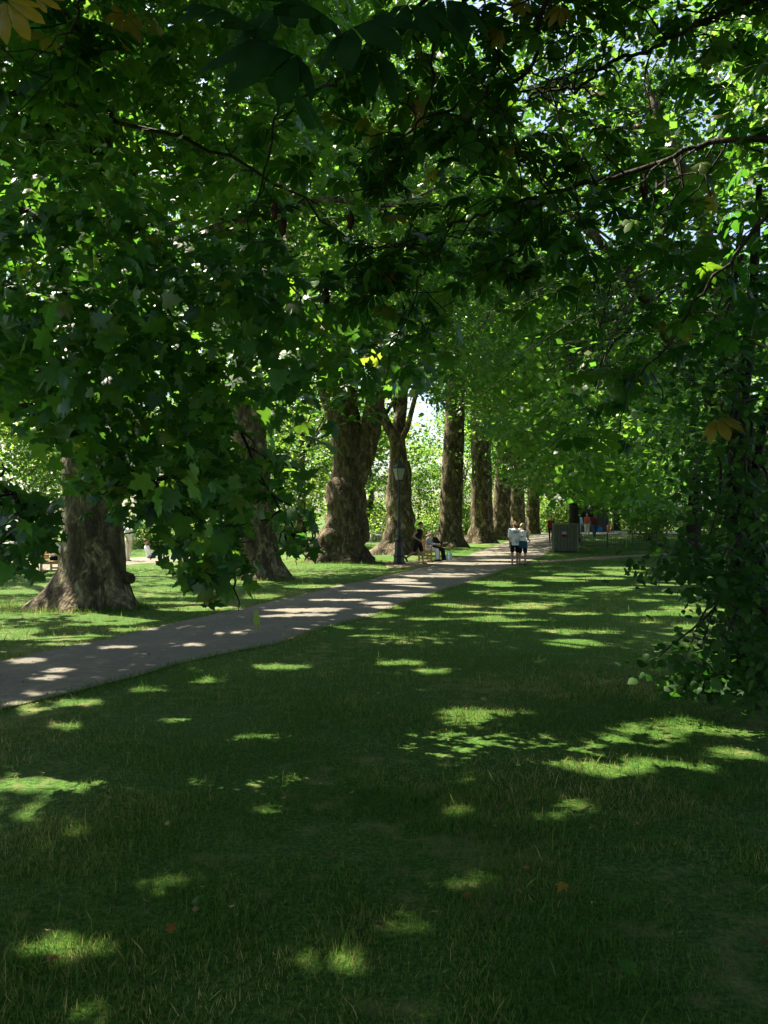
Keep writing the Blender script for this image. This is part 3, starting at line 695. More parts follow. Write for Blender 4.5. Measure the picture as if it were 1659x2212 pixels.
for k, (pa, r) in enumerate(BR):
    fine = []
    for i in range(len(pa)-1):
        for j in range(4):
            fine.append(pa[i].lerp(pa[i+1], j/4)+Vector(rng.normal(size=3))*.010)
    fine.append(pa[-1]); n = len(fine); m = MB()
    r *= .74; m.tube([p-off for p in fine], taper(r, r*.3, n), 7, rough=.2, freq=14)
    for i in range(2, n):
        nodes_.append(fine[i])
        if random.random() < .45:
            q = fine[i]+Vector((random.uniform(-.35, .35), random.uniform(-.3, .3), random.uniform(-.35, .3)))
            tw = limb_path(fine[i], q, 5, 0, .3); m.tube([p-off for p in tw], taper(r*.35, .004, 5), 5)
            nodes_.append(tw[-1]); nodes_.append(tw[2])
    m.build('branch', M['dark_bark'], tc, True)
m = MB()      # main limbs carrying the branches, above the frame
for e in [BR[0][0][0], BR[1][0][0], BR[2][0][0], BR[3][0][0], BR[4][0][0], BR[5][0][0], BR[7][0][0], BR[8][0][0], BR[9][0][0]]:
    m = MB(); m.tube([p-off for p in limb_path(off+Vector((0, 0, 4.3)), e, 9, .12, .1)], taper(.11, .03, 9), 8, rough=.1); m.build('limb', M['dark_bark'], tc, True)
nd = np.array([list(p) for p in nodes_])
u_ = 829.5+nd[:, 0]/nd[:, 1]*FD
nd = nd[rng.random(len(nd)) < .52]
pos = np.repeat(nd, 2, axis=0)+rng.normal(size=(len(nd)*2, 3))*np.array([.20, .20, .13])
pos[:, 1] = np.repeat(nd[:, 1], 2)+np.abs(pos[:, 1]-np.repeat(nd[:, 1], 2))+.10
extra = poly_points([(800, 60), (1100, 180), (1700, 120), (1700, 620), (1350, 640), (1150, 600), (900, 600), (780, 420)], 170, 5.2, 8)
ex2 = poly_points([(-50, 10), (350, 0), (650, 60), (900, 30), (1100, 60), (800, 250), (400, 180), (-50, 200)], 60, 4.6, 7)
ex3 = poly_points([(1380, 560), (1700, 480), (1700, 800), (1500, 780), (1350, 820)], 60, 4.8, 6.5)
pos = np.concatenate([pos, extra, ex2, ex3])
k = carve(pos, True, False, .10)
u = 829.5+pos[:, 0]/pos[:, 1]*FD; v = HZ-(pos[:, 2]-EYE)/pos[:, 1]*FD
# keep the openings seen between the sprays
for cu, cv, ru, rv, pr in [(1330, 110, 130, 65, .85), (1560, 190, 70, 45, .7), (1280, 250, 60, 30, .5), (860, 470, 60, 70, .5), (660, 340, 80, 120, .6), (330, 260, 60, 60, .6)]:
    k &= ~((((u-cu)/ru)**2+((v-cv)/rv)**2 < 1) & (rng.random(len(pos)) < pr))
pos = pos[k]; N, T = orient(len(pos), (0, -.1, .8), .42, .6)
leaf_mesh('foliage', pos-np.array(off), N, T, .15*(.65+.6*rng.random(len(pos))), T_PALM, M['chestnut_leaf'], tc, np.clip(rng.random(len(pos))*1.0, 0, 1))
cl = np.concatenate([ellipsoid_clumps((.5, 5, 9.0), (9.5, 8.5, 2.8), 480, -.9), ellipsoid_clumps((5, -4.5, 6.4), (10, 8.5, 5), 260, -.85, .6)]); pq, tq = spray(cl, 42000, (.7, .7, .3))  # unseen canopy above and behind the camera, added to darken the near lawn
k = carve(pq, True, False, .20) & ((pq[:, 2] > 2.0+.68*np.maximum(pq[:, 1], 0)) | (pq[:, 1] < -.8)) & ((pq[:, 0]**2+pq[:, 1]**2 > 9) | (pq[:, 2] > 4)) & (pq[:, 2] > 1) & ((pq[:, 0] > -4+.8*np.sin(pq[:, 1])) | (pq[:, 1] > 1)); pq, tq = pq[k], tq[k, 0]
N, T = orient(len(pq), (0, 0, .9), .35, .5)
leaf_mesh('crown', pq-np.array(off), N, T, .22*(.7+.6*rng.random(len(pq))), T_PALM, M['chestnut_leaf'], tc, tq)
# big leaves close to the lens, yellowing leaves, old seed clusters
bigs = [(700, 30, 2.1, .21, (0.35, -.30, .55), (-.9, .35, -.45)), (640, 120, 2.0, .22, (.3, -.35, .5), (-.75, .3, -.65)), (760, 60, 2.2, .2, (-.3, -.4, .6), (.5, .2, -.8)), (560, 60, 2.2, .17, (.3, -.3, .6), (-.9, .2, -.3)), (880, 10, 2.3, .18, (0, -.4, .6), (.5, .2, -.7)),
        (640, 190, 2.15, .19, (.5, -.3, .4), (-.8, .3, -.7)), (600, 20, 2.3, .18, (-.2, -.5, .5), (-.4, .2, -.8)), (800, 110, 2.3, .16, (.2, -.5, .5), (.1, .3, -.8)), (480, 20, 2.4, .16, (.2, -.4, .6), (-.8, .2, -.4)), (960, 0, 2.4, .17, (0, -.5, .6), (.2, 0, -.8))]
pp = np.array([list(P(a, b, c)) for a, b, c, *_ in bigs]); NN = norm(np.array([q[4] for q in bigs], float)); TT = np.array([q[5] for q in bigs], float); TT = norm(TT-NN*(TT*NN).sum(1, keepdims=True))
leaf_mesh('near_leaf', pp-np.array(off), NN, TT, np.array([q[3] for q in bigs]), T_PALM, M['painted_shade_leaf'], tc, np.array([.05]*len(bigs)))
for a, b, c, s_ in [(15, 5, 3.4, .15), (75, -5, 3.5, .13), (1130, 5, 4.4, .11), (1215, 15, 4.5, .12), (1480, 725, 5, .05)]:
    N, T = orient(1, (0, -.7, .4), .2, .6)
    leaf_mesh('yellow_leaf', np.array([list(P(a, b, c))])-np.array(off), N, T, np.array([s_]), T_PALM, M['yellow_leaf'], tc)
for a, b, c in [(593, 455, 5.5), (610, 490, 5.6), (757, 475, 5.8), (705, 640, 6), (1333, 320, 5.5), (1390, 410, 5.5)]:
    m = MB(); c0 = P(a, b, c)-off
    m.tube([c0+Vector((0, 0, .07)), c0+Vector((.004, 0, .045)), c0+Vector((0, .003, .01)), c0+Vector((.006, 0, -.025)), c0+Vector((0, 0, -.055)), c0+Vector((0, 0, -.07))], [.004, .016, .028, .024, .016, .003], 10, rough=.7, freq=60)
    m.build('seed_cluster', M['seed'], tc, True)

# ------------------------------------------------------------------ drooping lime at the right edge
bl = gd(1575, 7.9); tr = empty('lime_tree', bl); tag(tr, 'small dark lime tree with drooping round leaves at the right edge of the lawn', 'tree')
m = MB(); m.tube([Vector((.25, .1, -.1)), Vector((.2, .1, .4)), Vector((.12, .1, 1.2)), Vector((.05, 0, 2.2)), Vector((.2, 0, 3.5)), Vector((.3, 0, 5))], [.13, .10, .085, .075, .06, .03], 12, rough=.1, freq=4)
m.tube([Vector((.5, .2, -.1)), Vector((.42, .2, .8)), Vector((.3, .2, 2)), Vector((.6, .2, 3.4))], [.09, .07, .055, .03], 10, rough=.1, freq=4)
m.build('trunk', M['dark_bark'], tr, True)
RP1 = [(1700, 470), (1590, 520), (1530, 620), (1530, 760), (1490, 820), (1500, 930), (1460, 1020), (1520, 1060), (1480, 1140), (1530, 1180), (1500, 1240), (1480, 1290), (1560, 1330), (1490, 1380), (1440, 1440), (1480, 1500), (1560, 1545), (1720, 1560), (1720, 470)]
RP2 = [(1700, 560), (1580, 640), (1520, 800), (1490, 1000), (1530, 1150), (1540, 1300), (1600, 1400), (1560, 1500), (1720, 1540)]
RP3 = [(1370, 1440), (1460, 1400), (1560, 1380), (1700, 1340), (1700, 1500), (1560, 1510), (1440, 1490)]
RP4 = [(1400, 1180), (1500, 1150), (1700, 1170), (1700, 1300), (1560, 1310), (1500, 1260), (1400, 1240)]
tips = []
for poly, n_ in ((RP1, 26), (RP3, 10), (RP4, 8)):
    tips += list(poly_points(poly, n_, 6.2, 8.6))
off = Vector(bl); m = MB()
for e in tips:
    h = min(4.6, max(1.2, e[2]+random.uniform(.3, 1.2)))
    m.tube([p-off for p in limb_path(off+Vector((.15, .05, h)), Vector(e), 8, .05, .15)], taper(.022, .004, 8), 5)
m.build('twigs', M['dark_bark'], tr, True)
c1 = poly_points(RP1, 170, 6.2, 9.4); p1, q1 = spray(c1, 1900, (.16, .2, .06))
c2 = poly_points(RP2, 200, 6.4, 9.4); p2, q2 = spray(c2, 2300, (.18, .25, .08))
c3 = poly_points(RP3, 60, 5.8, 7.2); p3, q3 = spray(c3, 900, (.16, .16, .06))
c4 = poly_points(RP4, 40, 6, 7.5); p4, q4 = spray(c4, 600, (.16, .16, .07))
cl = ellipsoid_clumps((bl.x+.8, bl.y+1.2, 6.2), (3.2, 3.2, 2.6), 120); p5, q5 = spray(cl, 4800, (.4, .4, .2))
crown('foliage', tr, [(p1, q1), (p2, q2), (p3, q3), (p4, q4), (p5, q5)], .075, T_ROUND, M['lime_leaf'], gaps=True, wins=False, up=(0, -.3, .65), spread=.5, minz=.12)

# ------------------------------------------------------------------ planes right of the path
RG = 'trees on the lawn right of the path'
C1 = poly_points([(960, 520), (1180, 330), (1480, 330), (1520, 800), (1460, 1040), (1330, 1080), (1200, 1040), (1120, 930), (1000, 800)], 120, 18.7, 27)
C3 = poly_points([(1050, -60), (1780, -60), (1780, 420), (1300, 420), (1050, 250)], 170, 19, 28)
C1b = poly_points([(1080, 600), (1460, 560), (1480, 1000), (1380, 1090), (1250, 1060), (1130, 960)], 80, 19, 27)
r1 = gd(1640, 24)
plane_tree('broad plane tree behind the drooping lime, its leafy skirt hanging over the lawn', r1, .5, 4.5, (-.3, 0, 0), (r1.x-3, r1.y+1, 11.5), (8, 8, 7.5), 26000, .20, T_DIA, 10, group=RG, extra=[spray(C3, 19000, (.55, .55, .28)), spray(C1, 9000, (.5, .5, .24)), spray(C1b, 6500, (.5, .5, .24))], boughs_to=list(C1[:16])+list(C1b[:8]), low=-.75)
C2 = poly_points([(1000, 700), (1400, 700), (1480, 1060), (1440, 1110), (1330, 1108), (1250, 1085), (1150, 1065), (1080, 1010), (1040, 900)], 150, 32, 46)
r2_ = gd(1240, 50)
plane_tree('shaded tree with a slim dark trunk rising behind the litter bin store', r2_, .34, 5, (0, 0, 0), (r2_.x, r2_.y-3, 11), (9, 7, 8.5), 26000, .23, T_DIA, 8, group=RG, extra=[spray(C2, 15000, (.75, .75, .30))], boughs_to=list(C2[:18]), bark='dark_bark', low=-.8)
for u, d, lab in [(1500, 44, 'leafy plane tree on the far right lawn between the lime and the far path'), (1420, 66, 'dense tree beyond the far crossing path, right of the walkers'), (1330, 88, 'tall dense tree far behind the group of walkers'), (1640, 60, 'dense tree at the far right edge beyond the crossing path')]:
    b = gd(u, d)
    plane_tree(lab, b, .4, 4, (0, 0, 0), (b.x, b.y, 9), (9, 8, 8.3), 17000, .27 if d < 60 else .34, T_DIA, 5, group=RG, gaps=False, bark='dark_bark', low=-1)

# ------------------------------------------------------------------ background trees on the sunny side
BG = 'sunlit trees beyond the left lawn'
def copy_tree(o):
    c = o.copy(); col.objects.link(c)
    for ch in list(o.children):
        k = ch.copy(); col.objects.link(k); k.parent = c
    return c
def bg_tree(n, cr, seed):
    t = empty('broadleaf_tree', (0, 0, 0)); h = cr[2]+1.2
    m = MB(); pts = [Vector((.15*math.sin(z), 0, z)) for z in np.linspace(-.2, h, 9)]
    m.tube(pts, taper(.34, .12, 9), 12, rough=.12, flare=flare_fn(5, .5, seed)); m.build('trunk', M['plane_bark'], t, True)
    cl = ellipsoid_clumps((0, 0, h), cr, n//90, -.92)
    ends = [Vector(cl[rng.integers(len(cl))]) for _ in range(6)]
    limbs(t, [pts[random.randint(4, 7)] for _ in ends], ends, .09, M['plane_bark'], 2)
    p, q = spray(cl, n, (.9*cr[0]/6, .9*cr[1]/6, .42*cr[2]/6))
    N, T = orient(len(p), np.array((0, 0, .7))+.4*q[:, 1:], .5); q = q[:, 0]
    leaf_mesh('crown', p, N, T, .30*(.6+.8*rng.random(len(p))), T_DIA, M['far_leaf'], t, q)
    return t
protos = [bg_tree(7500, (6, 6, 7), 1), bg_tree(8500, (6.5, 6, 8), 2), bg_tree(7000, (5.5, 5.5, 6.2), 3)]
bgs = [(-40, 46, 0, 1.0, 'sunlit tree at the far left edge, seen between the hanging leaves'), (90, 62, 1, 1.1, 'bright green tree beyond the seated reader at the far left'), (230, 56, 2, 1.0, 'sunlit tree showing right of the nearest trunk'),
       (360, 70, 1, 1.1, 'bright tree behind the gap between the first two trunks'), (470, 60, 0, 1.0, 'yellow green tree directly behind the second trunk'), (652, 52, 2, 1.05, 'slim trunked tree between the second and third planes'),
       (600, 78, 1, 1.15, 'tall bright tree behind the slim trunked one'), (800, 72, 0, 1.0, 'sunlit tree between the burly plane and the lamp post'), (905, 80, 2, .72, 'low bright tree below the patch of open sky'),
       (1000, 95, 1, .9, 'pale tree seen between the straight trunks past the bench'), (1080, 125, 0, 1.2, 'tree closing the view at the far end of the row'), (1190, 125, 1, 1.2, 'dense tree at the vanishing end of the path'),
       (1290, 130, 2, 1.4, 'tree far beyond the walkers, right of the path end'), (150, 95, 0, 1.3, 'tall tree in the back row at the far left'), (430, 105, 2, 1.4, 'tall tree in the back row behind the second trunk'),
       (720, 115, 1, 1.3, 'tall tree in the back row behind the burly plane'), (-220, 60, 1, 1.2, 'large tree cut by the left edge of the picture, far back'), (1480, 110, 0, 1.4, 'tree in the back row at far right'), (1700, 95, 1, 1.3, 'tree in the back row beyond the right edge')]
used = set()
for u, d, k, s_, lab in bgs:
    if k in used: o = copy_tree(protos[k])
    else: o = protos[k]; used.add(k)
    b = gd(u, d); o.location = b; o.rotation_euler.z = random.uniform(0, 6.28); o.scale = (s_, s_, s_*random.uniform(.92, 1.1))
    tag(o, lab, 'tree', BG)
# shrubs under them
def shrub(n, r):
    t = empty('shrub', (0, 0, 0))
    cl = ellipsoid_clumps((0, 0, r[2]*.8), r, 40, -.9); p, q = spray(cl, n, (.3, .3, .22)); q = q[:, 0]; p = p[p[:, 2] > .05]; q = q[:len(p)]
    N, T = orient(len(p), (0, 0, .6), .6); leaf_mesh('foliage', p, N, T, .16*(.6+.8*rng.random(len(p))), T_DIA, M['far_leaf'], t, q)
    m = MB()
    for i in range(6): m.tube(limb_path(Vector((rng.normal()*.12, rng.normal()*.12, -.05)), Vector((rng.normal()*r[0]*.4, rng.normal()*r[1]*.4, r[2]*1.1)), 6, 0, .15), taper(.03, .01, 6), 5)
    m.build('stem', M['dark_bark'], t, True)
    return t
sp = shrub(2600, (1.6, 1.3, 1.1))
for i, (u, d, s_, lab) in enumerate([(40, 44, 1.0, 'rounded shrub at the far left behind the seated reader'), (330, 50, .9, 'sunlit shrub right of the nearest plane trunk, beyond the lawn'), (430, 48, .8, 'low shrub between the first two plane trunks'), (620, 58, 1.0, 'shrub left of the burly plane, behind the white clothed figure'),
                                    (905, 62, .95, 'shrub with pale leaves between the lamp post and the straight trunk'), (820, 64, 1.1, 'shrub behind the white railing'), (1005, 66, .9, 'yellow green shrub above the blue deckchair'), (1400, 52, 1.1, 'shrub beyond the iron fence at the right'), (1530, 54, 1.1, 'shrub behind the lime tree, far right'), (965, 92, 2.0, 'large shrub far behind the straight trunk past the bench'), (1062, 105, 2.2, 'large shrub between the sixth and seventh trunks, far off'), (1135, 112, 2.4, 'large shrub beside the far end of the tree row'), (1200, 104, 2.2, 'large shrub closing the end of the path'), (1360, 100, 2.4, 'large shrub right of the kiosk'), (1245, 96, 1.9, 'large shrub left of the kiosk'), (760, 96, 2.2, 'large shrub far behind the burly plane'), (840, 100, 2.2, 'large shrub far behind the lamp post')]):
    o = sp if i == 0 else copy_tree(sp); o.location = gd(u, d); o.rotation_euler.z = i*1.3; o.scale = (s_, s_, s_); tag(o, lab, 'shrub', 'shrubs beyond the lawns')

# ------------------------------------------------------------------ lamp post
lb = gp(862, 1219); t = empty('lamp_post', lb); tag(t, 'black cast iron lamp post with a glazed lantern standing beside the path', 'street lamp')
S = lb.y/FD
m = MB(); m.lathe([(.27, 0), (.27, .08), (.235, .10), (.225, .30), (.245, .33), (.245, .37), (.20, .40), (.19, .62), (.185, .92), (.235, .95), (.235, 1.0), (.17, 1.04), (.11, 1.12)], seg=8, mat=M['iron'], rot=.39); m.build('base', M['iron'], t)
m = MB(); m.lathe([(.085, 1.10), (.10, 1.16), (.075, 1.2), (.068, 1.6), (.085, 1.64), (.062, 1.68), (.055, 2.5), (.072, 2.54), (.05, 2.58), (.046, 3.05), (.075, 3.10), (.04, 3.14), (.038, 3.30), (.06, 3.36)], seg=14); m.build('column', M['iron'], t, True)
m = MB(); m.tube([(-.32, 0, 3.08), (.32, 0, 3.08)], .016, 8); m.ball((-.33, 0, 3.08), .028); m.ball((.33, 0, 3.08), .028); m.build('ladder_bar', M['iron'], t, True)
# lantern: four raking glass panes in an iron frame
fr = MB(); h0, h1, a0, a1 = 3.42, 3.86, .10, .19
fr.box((0, 0, 3.39), (.22, .22, .05)); fr.box((0, 0, 3.885), (.44, .44, .045))
for sx in (-1, 1):
    for sy in (-1, 1): fr.tube([(sx*a0, sy*a0, h0-.02), (sx*a1, sy*a1, h1+.01)], .014, 6)
f = fr.build('lantern_frame', M['iron'], t); f.rotation_euler.z = .5
for k in range(4):
    p = MB(); g = .012
    p.add([(-a0+.01, -a0, h0), (a0-.01, -a0, h0), (a1-.01, -a1, h1), (-a1+.01, -a1, h1), (-a0+.01, -a0+g, h0), (a0-.01, -a0+g, h0), (a1-.01, -a1+g, h1), (-a1+.01, -a1+g, h1)],
          [(0, 1, 2, 3), (7, 6, 5, 4), (0, 4, 5, 1), (1, 5, 6, 2), (2, 6, 7, 3), (3, 7, 4, 0)])
    o = p.build('glass_pane', M['glass_pane'], f); o.rotation_euler.z = k*math.pi/2
r_ = MB(); r_.lathe([(.31, 3.905), (.29, 3.93), (.15, 4.03), (.11, 4.06), (.12, 4.12), (.09, 4.17), (.05, 4.20), (.03, 4.22)], seg=4, rot=math.pi/4+.5); r_.ball((0, 0, 4.25), .035); r_.lathe([(.012, 4.26), (.012, 4.32), (.001, 4.36)], seg=6); r_.build('lantern_roof', M['iron'], t)

# ------------------------------------------------------------------ benches
def bench(loc, rz, label, L=1.7):
    t = empty('park_bench', loc, rz); tag(t, label, 'bench')    # sitter faces +x, bench runs along y
    m = MB()
    for k in range(5): m.box((-.20+.11*k, 0, .44), (.085, L, .03), bev=.005)
    m.build('seat', M['oak'], t)
    m = MB(); m.box((-.30, 0, .86), (.035, L-.1, .09), bev=.006); m.box((-.265, 0, .52), (.03, L-.1, .06), bev=.006)
    for k in range(13): m.box((-.285, -L/2+.14+k*(L-.28)/12, .69), (.02, .055, .29))
    m.build('backrest', M['oak'], t)
    for sy in (-1, 1):
        y = sy*(L/2-.04)
        m = MB(); m.box((-.29, y, .46), (.065, .065, .92), bev=.006); m.build('leg', M['oak'], t)
        m = MB(); m.box((.25, y, .32), (.065, .065, .64), bev=.006); m.build('leg', M['oak'], t)
        m = MB(); m.box((.0, y, .66), (.60, .085, .035), bev=.008); m.build('armrest', M['oak'], t)
        m = MB(); m.box((-.02, y, .39), (.474, .045, .08)); m.box((-.02, y, .14), (.474, .045, .06)); m.build('side_rail', M['oak'], t)
    return t
bb = gp(931, 1213); bb.y += .85; bb.z = float(gz(bb.x, bb.y))
bench(bb, R(-16), 'light oak park bench seen end on beside the path, with two people on it')
bl2 = gp(101, 1242); bl2.y += .7; bl2.z = float(gz(bl2.x, bl2.y))
bench(bl2, R(12), 'oak bench at the far left behind the nearest plane trunk, carrying a reader')

# ------------------------------------------------------------------ people
def dirv(a, side=0.0): 
    v = Vector((side, -math.sin(R(a)), -math.cos(R(a)))); return v.normalized()
def fuse(mb, name, mat, parent, vox):
    o = mb.build(name, mat, None)
    md = o.modifiers.new('r', 'REMESH'); md.mode = 'VOXEL'; md.voxel_size = vox; md.use_smooth_shade = True
    sm = o.modifiers.new('s', 'SMOOTH'); sm.factor = .5; sm.iterations = 3
    dg = bpy.context.evaluated_depsgraph_get()
    me = bpy.data.meshes.new_from_object(o.evaluated_get(dg)); o.modifiers.clear(); old = o.data; o.data = me; bpy.data.meshes.remove(old)
    if not me.materials: me.materials.append(mat)
    o.parent = parent
    return o
def cap(m, a, b, r0, r1):
    a, b = Vector(a), Vector(b); m.tube([a, a.lerp(b, .5), b], [r0, (r0+r1)/2*1.02, r1], 10); m.ball(a, r0, 10, 8); m.ball(b, r1, 10, 8)
def torso(m, base, top, prof, rot=0):
    base, top = Vector(base), Vector(top); ax_ = top-base; n = len(prof); vs = []; seg = 16
    fwd = Vector((0, -1, 0)); up = ax_.normalized(); side = Vector((1, 0, 0)); fwd = up.cross(side).normalized()
    for t_, rx, ry in prof:
        c = base+ax_*t_
        for j in range(seg):
            th = 2*math.pi*j/seg; vs.append(c+side*rx*math.cos(th)+fwd*ry*math.sin(th))
    fs = [(i*seg+j, i*seg+(j+1) % seg, (i+1)*seg+(j+1) % seg, (i+1)*seg+j) for i in range(n-1) for j in range(seg)]
    fs.append(tuple(range(seg-1, -1, -1))); fs.append(tuple((n-1)*seg+j for j in range(seg)))
    m.add(vs, fs)
def person(loc, rz, label, h=1.75, legs=((4, 6), (-4, 6)), arms=((5, 15, .10), (5, 15, .10)), lean=0, skin='skin', hair=('black_hair', 'short'), top=('white_cloth', 'short'), bottom=('black_cloth', 'shorts'), shoe='black_cloth',
           seat=None, fine=True, female=False, head_turn=0, beard=None, group=None, lift=0):
    t = empty('person', loc, rz); tag(t, label, 'person', group)
    k = h/1.75; vox = .009 if fine else .016
    sh = (.165 if female else .19)*k; hw = .095*k
    TH, SHN, UA, FA, TO = .43*k, .42*k, .29*k, .25*k, .50*k
    J = []
    for (a, kb), s_ in zip(legs, (-1, 1)):
        kn = dirv(a, .03*s_)*TH; an = kn+dirv(a-kb)*SHN; J.append((kn, an))
    if seat is None: hz = -min(j[1].z for j in J)+.075*k+lift
    else: hz = seat+.09*k
    pel = Vector((0, 0, hz))
    upv = Vector((0, -math.sin(R(lean)), math.cos(R(lean))))
    neck = pel+upv*TO
    body = MB()
    prof = [(-.12, .12*k, .085*k), (.0, (.165 if female else .155)*k, .105*k), (.2, .135*k, .10*k), (.45, .125*k if female else .145*k, .095*k), (.72, .155*k if female else .18*k, .115*k), (.92, .155*k if female else .185*k, .095*k), (1.04, .09*k, .07*k)]
    torso(body, pel, neck, prof)
    hd = neck+upv*.20*k+Vector((0, -.02*k, 0))
    cap(body, neck-upv*.03, neck+upv*.12*k, .058*k, .052*k)
    body.ball(hd, (.075*k, .093*k, .112*k), 14, 10); body.ball(hd+Vector((0, -.025*k, -.06*k)), (.052*k, .06*k, .055*k), 12, 8)
    ct, st_ = math.cos(R(head_turn)), math.sin(R(head_turn))
    def hp(x, y, z): return hd+Vector((x*ct-y*st_, x*st_+y*ct, z))*k
    cap(body, hp(0, -.088, .012), hp(0, -.108, -.022), .010*k, .016*k)
    for s_ in (-1, 1): body.ball(hp(.076*s_, .005, -.005), (.012*k, .022*k, .032*k), 8, 6)
    body.ball(hp(0, -.084, -.058), (.024*k, .012*k, .008*k), 8, 6)
    topm = MB(); botm = MB(); infl = .013*k
    torso(topm, pel, neck, [(-.02 if top[1] != 'long_hem' else -.25, prof[1][1]+.022*k, prof[1][2]+.022*k)]+[(a, b+infl+.006*k, c+infl+.006*k) for a, b, c in prof[2:-1]]+[(1.03, .10*k, .075*k)])
    torso(botm, pel, neck, [(-.16, .15*k, .11*k), (0, prof[1][1]+infl, prof[1][2]+infl), (.12, .15*k, .11*k)])
    shoes = []
    for (kn, an), s_ in zip(J, (-1, 1)):
        hip = pel+Vector((hw*s_, 0, -.02*k)); K_ = hip+kn; A_ = hip+an
        cap(body, hip, K_, .083*k, .052*k); cap(body, K_, K_.lerp(A_, .35), .05*k, .053*k); cap(body, K_.lerp(A_, .35), A_, .053*k, .033*k)
        sd = (A_-K_).normalized(); toe = Vector((.02*s_, -1, 0))-sd*sd.dot(Vector((.02*s_, -1, 0))); 
        if seat is not None or abs(sd.z) > .8: toe = Vector((.06*s_, -1, 0)); toe.z = -.05
        toe.normalize(); heel = A_+sd*.04*k
        cap(body, A_, heel+toe*.10*k, .034*k, .026*k)
        sm = MB(); cap(sm, heel-toe*.04*k, heel+toe*.08*k, .043*k, .043*k); cap(sm, heel+toe*.08*k, heel+toe*.15*k, .043*k, .032*k); cap(sm, A_, heel, .04*k, .043*k); shoes.append(sm)
        b_ = bottom[1]
        if b_ == 'shorts': cap(botm, hip, hip.lerp(K_, .78), .10*k, .088*k)
        elif b_ == 'trousers': cap(botm, hip, K_, .098*k, .072*k); cap(botm, K_, K_.lerp(A_, .93), .072*k, .058*k)
        elif b_ == 'leggings': cap(botm, hip, K_, .09*k, .058*k); cap(botm, K_, K_.lerp(A_, .4), .058*k, .058*k); cap(botm, K_.lerp(A_, .4), K_.lerp(A_, .92), .058*k, .04*k)
        elif b_ == 'skirt': cap(botm, hip, hip.lerp(K_, 1.1), .12*k, .13*k)
    for (a, eb, ab), s_ in zip(arms, (-1, 1)):
        S_ = neck+Vector((sh*s_, 0, 0))-upv*.045*k; E_ = S_+dirv(a, ab*s_)*UA; W_ = E_+dirv(a+eb, -ab*.8*s_ if eb > 40 else ab*.4*s_)*FA
        cap(body, S_, E_, .047*k, .038*k); cap(body, E_, E_.lerp(W_, .3), .037*k, .038*k); cap(body, E_.lerp(W_, .3), W_, .038*k, .026*k)
        fd = (W_-E_).normalized(); side = Vector((s_, 0, 0))-fd*fd.x*s_; side.normalize(); nrm = fd.cross(side).normalized()
        w2 = W_+fd*.085*k; cap(body, W_, w2, .026*k, .030*k)
        if fine:      # palm broad in the plane of the fingers, then four bent fingers and a thumb from its side
            for q, (o_, L_) in enumerate([(-.027, .058), (-.009, .072), (.009, .068), (.027, .052)]):
                r0 = w2+nrm*o_*k; k1 = r0+(fd*.8+side*-.25)*L_*.5*k; k2 = k1+(fd*.6-side*.7)*L_*.5*k
                cap(body, r0-fd*.02*k, k1, .0105*k, .0095*k); cap(body, k1, k2, .0095*k, .008*k)
            th_ = W_+fd*.03*k+nrm*-.026*k; k1 = th_+(fd*.6-nrm*.6)*.04*k; cap(body, th_, k1, .012*k, .0105*k); cap(body, k1, k1+fd*.03*k, .0105*k, .009*k)
        if top[1] == 'short': cap(topm, S_, S_.lerp(E_, .72), .062*k, .058*k)
        elif top[1] in ('long', 'long_hem'): cap(topm, S_, E_, .062*k, .052*k); cap(topm, E_, E_.lerp(W_, .93), .052*k, .042*k)
        elif top[1] == 'vest': topm.ball(S_, .053*k, 10, 8)
    fuse(body, 'body', M[skin], t, vox)
    fuse(topm, 'top', M[top[0]], t, vox*1.2)
    fuse(botm, {'shorts': 'shorts', 'trousers': 'trousers', 'leggings': 'leggings', 'skirt': 'skirt'}[bottom[1]], M[bottom[0]], t, vox*1.2)
    for s_ in shoes: fuse(s_, 'shoe', M[shoe], t, vox*1.2)
    hm = MB(); hm.ball(hp(0, .016, .028), (.084*k, .092*k, .098*k), 14, 10)
    if hair[1] == 'long':
        cap(hm, hp(0, .06, 0), hp(0, .075, -.16), .07*k, .05*k)
    elif hair[1] == 'pony':
        cap(hm, hp(0, .085, .05), hp(0, .13, .0), .03*k, .04*k); cap(hm, hp(0, .13, 0), hp(0, .115, -.17), .04*k, .018*k)
    elif hair[1] == 'bob':
        for s_ in (-1, 1): cap(hm, hp(.05*s_, .03, .02), hp(.062*s_, .03, -.08), .045*k, .035*k)
    elif hair[1] == 'cap':
        cap(hm, hp(-.03, -.08, .055), hp(.03, -.08, .055), .016*k, .016*k); cap(hm, hp(-.02, -.12, .045), hp(.02, -.12, .045), .012*k, .012*k)
    fuse(hm, 'cap' if hair[1] == 'cap' else 'hair', M[hair[0]], t, vox*1.2)
    if fine:
        for s_ in (-1, 1):
            e = MB(); e.ball(hp(.031*s_, -.086, .012), (.011*k, .006*k, .007*k), 8, 6); e.build('eye', M['black_hair'], t, True)
    if beard:
        bm_ = MB(); bm_.ball(hp(0, -.042, -.075), (.056*k, .055*k, .05*k), 12, 8); fuse(bm_, 'beard', M[beard], t, vox*1.2)
    t['hz'] = hz
    del t['hz']
    return t, pel, neck, k

